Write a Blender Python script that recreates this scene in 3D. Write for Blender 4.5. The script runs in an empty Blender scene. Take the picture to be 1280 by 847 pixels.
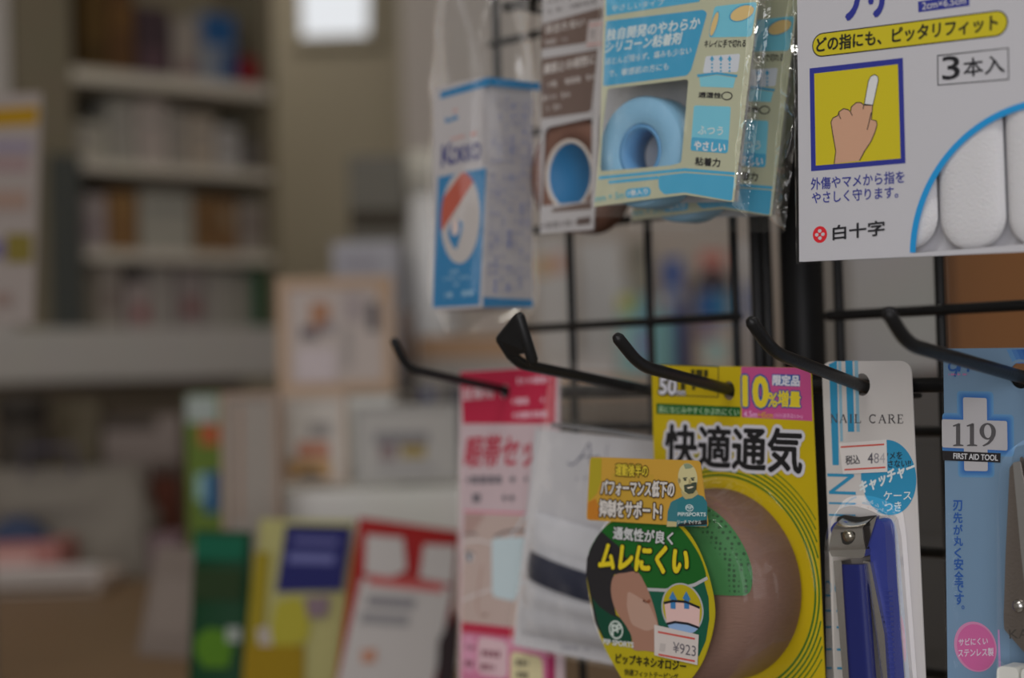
import bpy, math, random
from mathutils import Vector, Matrix, noise
from mathutils.geometry import tessellate_polygon
random.seed(7)
sc = bpy.context.scene
COL = sc.collection
# ------------------------------------------------------------------ camera
W, H, F = 1280.0, 847.0, 2000.0
CAM = Vector((0, 0, 1.30))
PITCH, ROLL = math.atan(44.5 / F), 0.03
FW = Vector((0, math.cos(PITCH), math.sin(PITCH)))
U0 = Vector((0, -math.sin(PITCH), math.cos(PITCH)))
RT = Vector((1, 0, 0)) * math.cos(ROLL) - U0 * math.sin(ROLL)
UP = Vector((1, 0, 0)) * math.sin(ROLL) + U0 * math.cos(ROLL)
cd = bpy.data.cameras.new('camera')
cd.sensor_width = 36
cd.lens = 36 * F / W
cd.clip_start = 0.02
cd.dof.use_dof = True
cd.dof.focus_distance = 0.57
cd.dof.aperture_fstop = 4.9
cam = bpy.data.objects.new('camera', cd)
COL.objects.link(cam)
cam.matrix_world = Matrix(((RT.x, UP.x, -FW.x, CAM.x), (RT.y, UP.y, -FW.y, CAM.y), (RT.z, UP.z, -FW.z, CAM.z), (0, 0, 0, 1)))
sc.camera = cam
# ------------------------------------------------------------------ light and exposure
sc.view_settings.view_transform = 'Standard'
sc.view_settings.look = 'None'
sc.view_settings.gamma = 1
sc.view_settings.use_curve_mapping = False
sc.view_settings.exposure = -0.35
sc.cycles.use_denoising = True
sc.cycles.transparent_max_bounces = 24
wd = bpy.data.worlds.new('room_air')
sc.world = wd
wd.use_nodes = True
wd.node_tree.nodes['Background'].inputs[0].default_value = (0.9, 0.95, 1, 1)
wd.node_tree.nodes['Background'].inputs[1].default_value = 0.1


def area(name, loc, target, sx, sy, watts, col):
    l = bpy.data.lights.new(name, 'AREA')
    l.shape = 'RECTANGLE'
    l.size, l.size_y, l.energy, l.color = sx, sy, watts, col
    o = bpy.data.objects.new(name, l)
    COL.objects.link(o)
    o.location = loc
    o.rotation_euler = (Vector(target) - Vector(loc)).to_track_quat('-Z', 'Y').to_euler()
    return o


area('daylight_shop_window', (-0.25, -2.5, 1.6), (0.15, 0.7, 1.25), 2.4, 1.7, 42, (0.98, 0.97, 1.0))
area('ceiling_tube_near', (-0.5, -0.25, 2.5), (-0.5, -0.25, 0), 1.2, 0.14, 9, (1.0, 0.97, 0.92))
area('ceiling_tube_back', (-0.55, 1.75, 2.5), (-0.55, 1.75, 0), 1.2, 0.14, 3, (1.0, 0.93, 0.82))
area('back_wall_fill', (-0.85, 3.3, 2.5), (-0.7, 4.0, 1.2), 0.9, 0.14, 2.6, (1.0, 0.93, 0.82))  # added fill light, aimed to brighten the back wall

# ------------------------------------------------------------------ helpers


def ray(px, py):
    return FW + RT * ((px - W / 2) / F) + UP * ((H / 2 - py) / F)


def at(px, py, Y):
    d = ray(px, py)
    return CAM + d * (Y / d.y)


def atz(px, py, z):
    d = ray(px, py)
    return CAM + d * ((z - CAM.z) / d.z)


def lin(c):
    c = c / 255.0
    return c / 12.92 if c <= 0.04045 else ((c + 0.055) / 1.055) ** 2.4


KF, KB = 0.43, 0.21
MATS = {}


def raw(name, col, rough=0.5, metal=0.0, bump=0.0, scale=400.0, spec=0.5, var=0.0, coat=0.0, sub=0.0):
    key = (name, tuple(round(c, 4) for c in col), rough, metal, bump, scale, spec, var, coat)
    if key in MATS:
        return MATS[key]
    m = bpy.data.materials.new(name)
    m.use_nodes = True
    nt = m.node_tree
    b = nt.nodes['Principled BSDF']
    b.inputs['Base Color'].default_value = (*col, 1)
    b.inputs['Roughness'].default_value = rough
    b.inputs['Metallic'].default_value = metal
    b.inputs['Specular IOR Level'].default_value = spec
    b.inputs['Coat Weight'].default_value = coat
    tc = nt.nodes.new('ShaderNodeTexCoord')
    nz = nt.nodes.new('ShaderNodeTexNoise')
    nz.inputs['Scale'].default_value = scale
    nt.links.new(tc.outputs['Object'], nz.inputs['Vector'])
    if var > 0:
        mx = nt.nodes.new('ShaderNodeMix')
        mx.data_type = 'RGBA'
        mx.blend_type = 'MULTIPLY'
        mx.inputs[0].default_value = var
        mx.inputs[6].default_value = (*col, 1)
        nt.links.new(nz.outputs['Color'], mx.inputs[7])
        nt.links.new(mx.outputs[2], b.inputs['Base Color'])
    if bump > 0:
        bp = nt.nodes.new('ShaderNodeBump')
        bp.inputs['Strength'].default_value = bump
        bp.inputs['Distance'].default_value = 0.0004
        nt.links.new(nz.outputs['Fac'], bp.inputs['Height'])
        nt.links.new(bp.outputs['Normal'], b.inputs['Normal'])
    MATS[key] = m
    return m


def alb(rgb, k):
    return tuple(min(0.9, lin(c) / k) for c in rgb)


FK, FW_ = 0.80, 0.95      # print strength of saturated and of pale inks, set per pack below


def tone(c, ks, kw):
    mx, mn = max(c), min(c)
    t = min(1, (mx - mn) / max(1, mx) * 1.6)
    f = kw * (1 - t) + ks * t
    return tuple(v * f for v in c)


def fg(r, g, b, rough=0.5, **kw):
    return raw('printed_card', alb(tone((r, g, b), FK, FW_), KF), rough, spec=.3, **kw)


def fx(r, g, b, rough=0.5, **kw):
    return raw('printed_card', alb((r, g, b), KF), rough, spec=.3, **kw)


def bgm(r, g, b, rough=0.7, **kw):
    return raw('shop_surface', alb(tone((r, g, b), .78, .95), KB), max(rough, .55), spec=.15, **kw)


def film_mat(name, refl=1.45, rough=0.07, bump=0.35, scale=55.0, tint=(0.97, 0.975, 0.98), haze=0.0):
    if name in MATS:
        return MATS[name]
    m = bpy.data.materials.new(name)
    m.use_nodes = True
    nt = m.node_tree
    for n in list(nt.nodes):
        nt.nodes.remove(n)
    out = nt.nodes.new('ShaderNodeOutputMaterial')
    tr = nt.nodes.new('ShaderNodeBsdfTransparent')
    tr.inputs[0].default_value = (*tint, 1)
    gl = nt.nodes.new('ShaderNodeBsdfGlossy')
    gl.inputs['Roughness'].default_value = rough
    fr = nt.nodes.new('ShaderNodeFresnel')
    fr.inputs['IOR'].default_value = refl
    mx = nt.nodes.new('ShaderNodeAddShader')
    mm = nt.nodes.new('ShaderNodeMath')
    mm.operation = 'MINIMUM'
    mm.inputs[1].default_value = 0.45
    tc = nt.nodes.new('ShaderNodeTexCoord')
    nz = nt.nodes.new('ShaderNodeTexNoise')
    nz.inputs['Scale'].default_value = scale
    nz.inputs['Detail'].default_value = 2
    nz.inputs['Distortion'].default_value = 1.0
    bp = nt.nodes.new('ShaderNodeBump')
    bp.inputs['Strength'].default_value = bump
    bp.inputs['Distance'].default_value = 0.002
    L = nt.links.new
    L(tc.outputs['Object'], nz.inputs['Vector'])
    L(nz.outputs['Fac'], bp.inputs['Height'])
    L(bp.outputs['Normal'], gl.inputs['Normal'])
    L(fr.outputs[0], mm.inputs[0])
    L(mm.outputs[0], gl.inputs[0])
    L(tr.outputs[0], mx.inputs[0])
    L(gl.outputs[0], mx.inputs[1])
    if haze > 0:
        df = nt.nodes.new('ShaderNodeBsdfDiffuse')
        df.inputs[0].default_value = (0.8, 0.8, 0.8, 1)
        m2 = nt.nodes.new('ShaderNodeMixShader')
        m2.inputs[0].default_value = haze
        L(mx.outputs[0], m2.inputs[1])
        L(df.outputs[0], m2.inputs[2])
        L(m2.outputs[0], out.inputs[0])
    else:
        L(mx.outputs[0], out.inputs[0])
    MATS[name] = m
    return m


class Fr:
    """local frame: x right along the face, y inward, z up; front faces -y"""

    def __init__(s, o, x, z=(0, 0, 1)):
        x = Vector(x).normalized()
        z = Vector(z)
        z = (z - x * z.dot(x)).normalized()
        y = z.cross(x)
        s.o, s.x, s.y, s.z = Vector(o), x, y, z
        s.M = Matrix(((x.x, y.x, z.x, o[0]), (x.y, y.y, z.y, o[1]), (x.z, y.z, z.z, o[2]), (0, 0, 0, 1)))

    def uv(s, px, py, off=0.0):
        d = ray(px, py)
        po = s.o - s.y * off
        k = (po - CAM).dot(s.y) / d.dot(s.y)
        p = CAM + d * k - s.o
        return (p.dot(s.x), p.dot(s.z))

    def loc(s, P):
        p = Vector(P) - s.o
        return (p.dot(s.x), p.dot(s.y), p.dot(s.z))

    def uvs(s, pts, off=0.0):
        return [s.uv(a, b, off) for a, b in pts]


class MB:
    def __init__(s):
        s.v, s.f, s.m, s.sm, s.mats = [], [], [], [], []

    def add(s, vs, fs, mat, smooth=False):
        if mat not in s.mats:
            s.mats.append(mat)
        k, n = s.mats.index(mat), len(s.v)
        s.v += [tuple(p) for p in vs]
        for f in fs:
            s.f.append(tuple(i + n for i in f))
            s.m.append(k)
            s.sm.append(smooth)

    def fill(s, loops, mat, y=0.0):
        flat = [p for l in loops for p in l]
        tris = tessellate_polygon([[Vector((a, b, 0)) for a, b in l] for l in loops])
        s.add([(a, y, b) for a, b in flat], tris, mat)

    def slab(s, loops, mat, y0, y1, edge=None):
        s.fill(loops, mat, y0)
        s.fill(loops, mat, y1)
        for l in loops:
            n = len(l)
            vs = [(a, y0, b) for a, b in l] + [(a, y1, b) for a, b in l]
            s.add(vs, [(i, (i + 1) % n, n + (i + 1) % n, n + i) for i in range(n)], edge or mat)

    def box(s, x0, x1, y0, y1, z0, z1, mat, bev=0.0):
        b = min(bev, (x1 - x0) * .45, (z1 - z0) * .45, (y1 - y0) * .45)
        if b <= 0:
            vs = [(x, y, z) for x in (x0, x1) for y in (y0, y1) for z in (z0, z1)]
            s.add(vs, [(0, 1, 3, 2), (4, 6, 7, 5), (0, 4, 5, 1), (2, 3, 7, 6), (0, 2, 6, 4), (1, 5, 7, 3)], mat)
            return
        def ring(y, i):
            return [(a, y, c) for a, c in rrect(x0 + i, x1 - i, z0 + i, z1 - i, b, 4)]
        rs = [ring(y0, b), ring(y0 + b * .3, b * .3), ring(y0 + b, 0), ring(y1 - b, 0), ring(y1 - b * .3, b * .3), ring(y1, b)]
        n = len(rs[0])
        fs = [(k * n + i, k * n + (i + 1) % n, (k + 1) * n + (i + 1) % n, (k + 1) * n + i) for k in range(5) for i in range(n)]
        fs += [tuple(range(n)), tuple(range(5 * n, 6 * n))[::-1]]
        s.add([p for r in rs for p in r], fs, mat)

    def tube(s, pts, r, mat, n=10, caps=True):
        pts = [Vector(p) for p in pts]
        rr = r if isinstance(r, (list, tuple)) else [r] * len(pts)
        P, RR = list(pts), list(rr)
        if caps:
            a = (pts[0] - pts[1]).normalized()
            b = (pts[-1] - pts[-2]).normalized()
            P = [pts[0] + a * rr[0], pts[0] + a * rr[0] * .7] + pts + [pts[-1] + b * rr[-1] * .7, pts[-1] + b * rr[-1]]
            RR = [rr[0] * .05, rr[0] * .71] + list(rr) + [rr[-1] * .71, rr[-1] * .05]
        vs, fs = [], []
        up = Vector((0.123, 0.3, 0.95))
        for i, p in enumerate(P):
            d = (P[min(i + 1, len(P) - 1)] - P[max(i - 1, 0)]).normalized()
            a = d.cross(up)
            if a.length < .05:
                a = d.cross(Vector((1, 0, 0)))
            a.normalize()
            b = d.cross(a)
            for k in range(n):
                t = 2 * math.pi * k / n
                vs.append(p + (a * math.cos(t) + b * math.sin(t)) * RR[i])
        for i in range(len(P) - 1):
            for k in range(n):
                fs.append((i * n + k, i * n + (k + 1) % n, (i + 1) * n + (k + 1) % n, (i + 1) * n + k))
        fs.append(tuple(range(n)))
        fs.append(tuple(range((len(P) - 1) * n, len(P) * n))[::-1])
        s.add(vs, fs, mat, True)

    def lathe(s, prof, mat, c=(0, 0, 0), axis='z', n=32, closed=False, smooth=True, sx=1.0, sz=1.0):
        """prof: (radius, height along axis). axis 'y' points out of the face (-y)"""
        vs, fs = [], []
        for r, h in prof:
            for k in range(n):
                t = 2 * math.pi * k / n
                if axis == 'z':
                    vs.append((c[0] + r * math.cos(t), c[1] + r * math.sin(t), c[2] + h))
                else:
                    vs.append((c[0] + r * math.cos(t) * sx, c[1] - h, c[2] + r * math.sin(t) * sz))
        m = len(prof)
        for i in range(m if closed else m - 1):
            j = (i + 1) % m
            for k in range(n):
                fs.append((i * n + k, i * n + (k + 1) % n, j * n + (k + 1) % n, j * n + k))
        if not closed:
            if prof[0][0] > 1e-6:
                fs.append(tuple(range(n)))
            if prof[-1][0] > 1e-6:
                fs.append(tuple(range((m - 1) * n, m * n)))
        s.add(vs, fs, mat, smooth)

    def surf(s, fn, nu, nv, mat):
        vs = [fn(i / nu, j / nv) for j in range(nv + 1) for i in range(nu + 1)]
        w = nu + 1
        s.add(vs, [(j * w + i, j * w + i + 1, (j + 1) * w + i + 1, (j + 1) * w + i) for j in range(nv) for i in range(nu)], mat, True)

    def build(s, name, parent=None, M=None):
        me = bpy.data.meshes.new(name)
        me.from_pydata(s.v, [], s.f)
        for m in s.mats:
            me.materials.append(m)
        me.polygons.foreach_set('material_index', s.m)
        me.polygons.foreach_set('use_smooth', s.sm)
        me.update()
        o = bpy.data.objects.new(name, me)
        COL.objects.link(o)
        if parent is not None:
            o.parent = parent
        if M is not None:
            o.matrix_world = M
        return o


def rrect(x0, x1, z0, z1, r, n=5):
    out = []
    for cx, cz, a in ((x1 - r, z1 - r, 0), (x0 + r, z1 - r, 90), (x0 + r, z0 + r, 180), (x1 - r, z0 + r, 270)):
        for k in range(n + 1):
            t = math.radians(a + 90 * k / n)
            out.append((cx + r * math.cos(t), cz + r * math.sin(t)))
    return out


def rpoly(pts, rad, n=5):
    """round the corners of a convex-ish uv polygon; rad a number or a list per corner"""
    out, N = [], len(pts)
    for i in range(N):
        p = Vector(pts[i]); a = Vector(pts[i - 1]); b = Vector(pts[(i + 1) % N])
        r = rad[i] if isinstance(rad, (list, tuple)) else rad
        if r <= 0:
            out.append(tuple(p)); continue
        pa = p + (a - p).normalized() * min(r, (a - p).length * .48)
        pb = p + (b - p).normalized() * min(r, (b - p).length * .48)
        for k in range(n + 1):
            t = k / n
            q = pa * (1 - t) ** 2 + p * 2 * t * (1 - t) + pb * t * t
            out.append((q.x, q.y))
    return out


def ell(c, rx, ry=None, n=40, a0=0, a1=360, rot=0):
    ry = rx if ry is None else ry
    out = []
    for k in range(n if a1 - a0 >= 360 else n + 1):
        t = math.radians(a0 + (a1 - a0) * k / n)
        x, y = rx * math.cos(t), ry * math.sin(t)
        out.append((c[0] + x * math.cos(rot) - y * math.sin(rot), c[1] + x * math.sin(rot) + y * math.cos(rot)))
    return out


def stadium(a, b, r, n=10):
    a, b = Vector(a), Vector(b)
    t = math.atan2((b - a).y, (b - a).x)
    out = [(b.x + r * math.cos(t - math.pi / 2 + math.pi * k / n), b.y + r * math.sin(t - math.pi / 2 + math.pi * k / n)) for k in range(n + 1)]
    out += [(a.x + r * math.cos(t + math.pi / 2 + math.pi * k / n), a.y + r * math.sin(t + math.pi / 2 + math.pi * k / n)) for k in range(n + 1)]
    return out


def stroke(pts, w):
    """flat ribbon outline along a uv polyline"""
    P = [Vector(p) for p in pts]
    L, R_ = [], []
    for i, p in enumerate(P):
        d = (P[min(i + 1, len(P) - 1)] - P[max(i - 1, 0)])
        d = d.normalized() if d.length > 1e-9 else Vector((1, 0))
        n = Vector((-d.y, d.x)) * w / 2
        L.append(tuple(p + n)); R_.append(tuple(p - n))
    return L + R_[::-1]


LAY = 6e-5
_gl = {}


def glyphs(body):
    if body in _gl:
        return _gl[body]
    c = bpy.data.curves.new('lettering', 'FONT')
    c.body = body
    c.resolution_u = 3
    o = bpy.data.objects.new('lettering', c)
    COL.objects.link(o)
    bpy.context.view_layer.update()
    me = o.to_mesh()
    vs = [(v.co.x, v.co.y) for v in me.vertices]
    fs = [tuple(p.vertices) for p in me.polygons]
    o.to_mesh_clear()
    bpy.data.objects.remove(o)
    bpy.data.curves.remove(c)
    x0, x1 = min(v[0] for v in vs), max(v[0] for v in vs)
    y0, y1 = min(v[1] for v in vs), max(v[1] for v in vs)
    vs = [((x - x0) / max(1e-6, x1 - x0), (y - y0) / max(1e-6, y1 - y0)) for x, y in vs]
    _gl[body] = (vs, fs)
    return _gl[body]


def text_uv(mb, body, BL, BR, TL, mat, y, bold=0.0, out=None):
    """lettering whose box is the parallelogram BL-BR-TL (uv); out = (material, width as share of height)"""
    vs, fs = glyphs(body)
    BL, BR, TL = Vector(BL), Vector(BR), Vector(TL)
    ex, ez = BR - BL, TL - BL
    h = ez.length
    base = [BL + ex * a + ez * b for a, b in vs]

    def put(m, w, yy):
        offs = [(0, 0)]
        if w > 0:
            k = 14 if w > 0.05 else 6
            offs = [(w * h * math.cos(2 * math.pi * i / k), w * h * math.sin(2 * math.pi * i / k)) for i in range(k)]
        for i, (dx, dz) in enumerate(offs):
            mb.add([(p.x + dx, yy - i * 6e-7, p.y + dz) for p in base], fs, m)
    if out:
        put(out[0], out[1] + bold, y + LAY * .6)
    put(mat, bold, y)


def text(mb, fr, body, BL, BR, TL, mat, lay=3, bold=0.0, out=None, off=0.0):
    text_uv(mb, body, fr.uv(*BL, off), fr.uv(*BR, off), fr.uv(*TL, off), mat, -off - lay * LAY, bold, out)


def dashes(mb, fr, a, b, h, mat, lay=3, off=0.0, seed=1, dens=0.75):
    """a line of print too small to read: little marks between pixel points a and b, h pixels high"""
    rnd = random.Random(seed)
    L = math.hypot(b[0] - a[0], b[1] - a[1])
    dx, dy = (b[0] - a[0]) / L, (b[1] - a[1]) / L
    nx, ny = dy, -dx
    t = 0.0
    while t < L - h * .4:
        w = h * rnd.uniform(.35, .95)
        if rnd.random() < dens:
            x, y = a[0] + dx * t, a[1] + dy * t
            q = [(x, y), (x + dx * w, y + dy * w), (x + dx * w + nx * h, y + dy * w + ny * h), (x + nx * h, y + ny * h)]
            k = rnd.random()
            if k < .4:
                e = h * .22
                q2 = [(x + dx * w * .4 - nx * 0, y + dy * w * .4), (x + dx * w * .65, y + dy * w * .65), (x + dx * w * .65 + nx * h, y + dy * w * .65 + ny * h), (x + dx * w * .4 + nx * h, y + dy * w * .4 + ny * h)]
                mb.fill([fr.uvs(q2, off)], mat, -off - lay * LAY)
                q = [(x + nx * h * .35, y + ny * h * .35), (x + dx * w + nx * h * .35, y + dy * w + ny * h * .35), (x + dx * w + nx * h * .65, y + dy * w + ny * h * .65), (x + nx * h * .65, y + ny * h * .65)]
            mb.fill([fr.uvs(q, off)], mat, -off - lay * LAY)
        t += w + h * .18


def poly(mb, fr, pts, mat, lay=1, off=0.0, r=0.0):
    q = fr.uvs(pts, off)
    mb.fill([rpoly(q, r) if r else q], mat, -off - lay * LAY)


def line(mb, fr, pts, wpx, mat, lay=3, off=0.0):
    q = fr.uvs(pts, off)
    a, b = fr.uv(pts[0][0], pts[0][1], off), fr.uv(pts[0][0], pts[0][1] + wpx, off)
    mb.fill([stroke(q, math.hypot(a[0] - b[0], a[1] - b[1]))], mat, -off - lay * LAY)


def frame_loop(mb, fr, outer, wpx, mat, lay=2, off=0.0):
    n = len(outer)
    cx, cy = sum(p[0] for p in outer) / n, sum(p[1] for p in outer) / n
    inner = [(x + (wpx if x < cx else -wpx), y + (wpx if y < cy else -wpx)) for x, y in outer]
    mb.fill([fr.uvs(outer, off), fr.uvs(inner, off)], mat, -off - lay * LAY)


def cropper(x0, y0, s):
    return lambda x, y: (x0 + x / s, y0 + y / s)


def tag(o, label=None, cat=None, group=None, kind=None):
    if label:
        o['label'] = label
    if cat:
        o['category'] = cat
    if group:
        o['group'] = group
    if kind:
        o['kind'] = kind
    return o


def empty(name, fr, label, cat, group=None):
    o = bpy.data.objects.new(name, None)
    COL.objects.link(o)
    o.matrix_world = fr.M
    o.empty_display_size = 0.01
    return tag(o, label, cat, group)


def film(fr, quad, off, bulge, wr, mat, name, parent, nu=36, nv=44, seed=0.0, back=None, mb=None):
    """a clear film over the pixel quad TL,TR,BR,BL, bulging outward, with soft wrinkles; back = inset of a flat back sheet"""
    q = [Vector(p) for p in fr.uvs(quad, off)]
    m = mb or MB()

    def fn(a, b):
        p = (q[0] * (1 - a) + q[1] * a) * (1 - b) + (q[3] * (1 - a) + q[2] * a) * b
        e = (math.sin(math.pi * a) * math.sin(math.pi * b))
        d = bulge * max(0, e) ** .45
        k = Vector((p.x * 45 + seed, p.y * 45, seed))
        d += wr * (abs(noise.noise(k)) + .6 * abs(noise.noise(k * 2.3))) * min(1, e * 4 + .15)
        return (p.x, -off - d, p.y)
    m.surf(fn, nu, nv, mat)
    if back is not None:
        k4 = [Vector(p) for p in fr.uvs(quad, -back)]
        m.surf(lambda a, b: ((k4[0] * (1 - a) + k4[1] * a) * (1 - b) + (k4[3] * (1 - a) + k4[2] * a) * b).to_tuple()[:1] + (back,) + ((k4[0] * (1 - a) + k4[1] * a) * (1 - b) + (k4[3] * (1 - a) + k4[2] * a) * b).to_tuple()[1:], 2, 2, mat)
    return m.build(name, parent)


# ------------------------------------------------------------------ room shell
def struct(name, mb, M=None):
    return tag(mb.build(name, None, M), kind='structure')


WALLM = raw('wall_paint', alb((86, 81, 70), .17), .8, bump=.2, scale=60, var=.12)
PALE = raw('partition_paint', alb((129, 122, 117), .235), .75, bump=.15, scale=60, var=.1)
ROOMW = raw('room_paint', (.62, .6, .56), .85, bump=.1, scale=40)
b = MB(); b.box(-2.6, 2.6, -2.9, 4.2, -.1, 0, raw('floor_vinyl', (.33, .29, .24), .5, var=.3, scale=9)); struct('floor', b)
b = MB(); b.box(-2.6, 2.6, -2.9, 4.2, 2.6, 2.7, ROOMW); struct('ceiling', b)
b = MB(); b.box(-2.6, 2.6, 4.0, 4.1, 0, 2.6, WALLM); struct('wall_back', b)
b = MB(); b.box(-2.6, -2.5, -2.9, 4.2, 0, 2.6, ROOMW); struct('wall_left', b)
b = MB(); b.box(2.5, 2.6, -2.9, 4.2, 0, 2.6, ROOMW); struct('wall_right', b)
b = MB(); b.box(-2.6, 2.6, -2.9, -2.8, 0, 2.6, ROOMW); struct('wall_front', b)
# pale partition seen behind the wire rack
x0 = at(508, 300, 3.3).x
b = MB(); b.box(x0, 1.7, 3.3, 3.38, 0, 2.6, PALE); struct('wall_partition', b)
# bright window high in the back wall
GLOW = bpy.data.materials.new('daylight_pane')
GLOW.use_nodes = True
gb = GLOW.node_tree.nodes['Principled BSDF']
gb.inputs['Base Color'].default_value = (.1, .1, .1, 1)
gb.inputs['Emission Color'].default_value = (.93, .96, 1, 1)
gb.inputs['Emission Strength'].default_value = 1.0
fw_ = Fr(at(418, 10, 3.98), (1, 0, 0))
b = MB()
q = fw_.uvs([(374, -95), (462, -95), (460, 44), (378, 47)])
b.slab([q], GLOW, -.004, .012)
g = [((u - q[0][0]) * 1.0, v) for u, v in q]
fm = raw('wall_paint', alb((86, 81, 70), .17), .8, bump=.2, scale=60, var=.12)
b.slab([[(q[0][0] - .025, q[0][1] + .03), (q[1][0] + .025, q[1][1] + .03), (q[2][0] + .025, q[2][1] - .025), (q[3][0] - .025, q[3][1] - .025)], q], fm, -.012, .012)
struct('window_1', b, fw_.M)

# ------------------------------------------------------------------ background: built-in shelves at the left
A40 = math.radians(38)
KB = .25
fs_ = Fr(at(225, 300, 2.7), (math.cos(A40), math.sin(A40), 0))
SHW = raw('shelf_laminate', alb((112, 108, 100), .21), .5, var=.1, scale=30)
shelf = empty('medicine_shelf', fs_, 'tall built-in shelving unit with pale boards at the left back of the shop', 'shelf')
DEP = .2


def zrow(py, px=225):
    return fs_.uv(px, py)[1]


uL, uR = fs_.uv(95, 300)[0], fs_.uv(343, 300)[0]
uLL = fs_.uv(-60, 300)[0]
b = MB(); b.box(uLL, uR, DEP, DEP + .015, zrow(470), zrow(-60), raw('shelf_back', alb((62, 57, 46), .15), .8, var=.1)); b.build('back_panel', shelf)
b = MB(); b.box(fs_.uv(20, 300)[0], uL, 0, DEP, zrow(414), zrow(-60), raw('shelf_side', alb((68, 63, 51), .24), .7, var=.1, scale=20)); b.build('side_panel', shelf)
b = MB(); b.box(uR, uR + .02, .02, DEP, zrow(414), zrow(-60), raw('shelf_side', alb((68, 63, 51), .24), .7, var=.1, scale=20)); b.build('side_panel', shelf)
b = MB(); b.box(fs_.uv(-60, 300)[0], fs_.uv(13, 300)[0], -.012, -.001, zrow(409.5), zrow(-60), raw('white_stile', alb((104, 101, 98), .24), .6)); b.build('front_stile', shelf)
ZB = []
for y0, y1 in ((96, 114), (207, 220), (314, 328)):
    b = MB(); b.box(uL, uR, 0, DEP, zrow(y1), zrow(y0), SHW, .003); b.build('shelf_board', shelf)
    ZB.append(zrow(y0))
b = MB(); b.box(uLL, uR + .02, -.03, DEP + .01, zrow(474), zrow(410), raw('fascia_laminate', alb((101, 99, 96), .21), .45, var=.06, scale=25), .004); b.build('counter_fascia', shelf)
ZB.append(zrow(410))
# lower carcass below the fascia down to the worktop
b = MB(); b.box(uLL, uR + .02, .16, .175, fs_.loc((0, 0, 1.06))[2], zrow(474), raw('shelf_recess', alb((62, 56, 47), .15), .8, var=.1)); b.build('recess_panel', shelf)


def shelf_box(row, x0, x1, top, cols, label, name='medicine_box', grp=None, rot=0):
    """a carton on a shelf: px extents at the shelf front, cols = body colour then printed bands"""
    u0, u1 = fs_.uv(x0, 250)[0], fs_.uv(x1, 250)[0]
    z0 = ZB[row]
    z1 = zrow(top)
    f2 = Fr(fs_.o + fs_.x * (u0 + u1) / 2 + fs_.y * .03 + fs_.z * (z0 + .0008), fs_.x)
    root = empty(name, f2, label, 'box', grp)
    w, h = (u1 - u0) / 2 * .96, z1 - z0
    m = MB()
    m.box(-w, w, 0, .1, 0, h, bgm(*cols[0]), .002)
    if len(cols) > 1:
        for k, (c, a0, a1, v0, v1) in enumerate(cols[1:]):
            m.fill([[(-w + 2 * w * a0, v0 * h), (-w + 2 * w * a1, v0 * h), (-w + 2 * w * a1, v1 * h), (-w + 2 * w * a0, v1 * h)]], bgm(*c), -.0006 - k * .0004)
    m.build('carton', root)
    return root


WB = (104, 100, 94)
G1 = 'cartons on the top shelf'
shelf_box(0, 118, 150, -20, [(64, 48, 24), ((50, 38, 20), .1, .9, .1, .3)], 'brown carton at the left end of the top shelf', grp=G1)
shelf_box(0, 151, 184, -12, [(66, 46, 28), ((78, 56, 30), .15, .85, .5, .8)], 'orange-brown carton second from left on the top shelf', grp=G1)
shelf_box(0, 186, 228, 8, [(44, 35, 38), ((58, 44, 48), .1, .9, .1, .4)], 'dark plum carton in the middle of the top shelf', grp=G1)
shelf_box(0, 232, 264, 18, [(96, 90, 84), ((78, 60, 60), .2, .8, .1, .3)], 'pale grey carton beside the dark plum one on the top shelf', grp=G1)
shelf_box(0, 266, 312, 6, [(84, 88, 94), ((28, 62, 100), .05, .95, .55, .98), ((40, 60, 90), .5, .95, .05, .5)], 'white and blue carton toward the right of the top shelf', grp=G1)
shelf_box(0, 317, 338, 58, [(92, 14, 20), ((104, 24, 28), .2, .8, .3, .6)], 'small red carton at the right end of the top shelf', grp=G1)
G2 = 'white cartons on the second shelf'
for k, (a, c, t, col, nm) in enumerate(((98, 146, 158, (106, 103, 94), 'low white carton at the left end of the second shelf'),
                                        (148, 182, 128, (96, 94, 88), 'grey-white carton second from left on the second shelf'),
                                        (184, 222, 126, (110, 103, 98), 'pinkish white carton third from left on the second shelf'),
                                        (224, 246, 134, (94, 90, 84), 'narrow grey carton in the middle of the second shelf'),
                                        (248, 282, 138, (108, 100, 90), 'cream carton right of the narrow grey one on the second shelf'),
                                        (284, 313, 150, (104, 102, 100), 'white carton second from right on the second shelf'))):
    shelf_box(1, a, c, t, [col, ((84, 80, 78), .15, .85, .62, .75), ((92, 84, 82), .15, .6, .3, .4)], nm, grp=G2)
shelf_box(1, 316, 341, 165, [(56, 53, 50), ((70, 66, 62), .15, .85, .5, .7)], 'dark grey carton at the right end of the second shelf', grp=G2)
G3 = 'cartons on the third shelf'
for a, c, t, col, bands, nm in ((106, 142, 246, (104, 97, 96), [((90, 80, 84), .2, .8, .3, .5)], 'lilac white carton at the left end of the third shelf'),
                                (144, 182, 240, (92, 68, 42), [((100, 76, 46), .15, .85, .6, .85)], 'orange carton second from left on the third shelf'),
                                (184, 252, 238, (100, 98, 91), [((84, 84, 80), .1, .9, .65, .8)], 'wide white carton in the middle of the third shelf'),
                                (255, 280, 242, (90, 68, 44), [((82, 60, 38), .2, .8, .2, .7)], 'narrow orange carton right of the wide white one'),
                                (282, 306, 242, (88, 66, 44), [((98, 84, 66), .2, .8, .5, .8)], 'tan orange carton second from right on the third shelf'),
                                (309, 341, 246, (90, 84, 78), [((74, 66, 62), .2, .8, .4, .7)], 'grey carton at the right end of the third shelf')):
    shelf_box(2, a, c, t, [col] + bands, nm, grp=G3)
G4 = 'cartons on the grey counter ledge'
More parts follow.
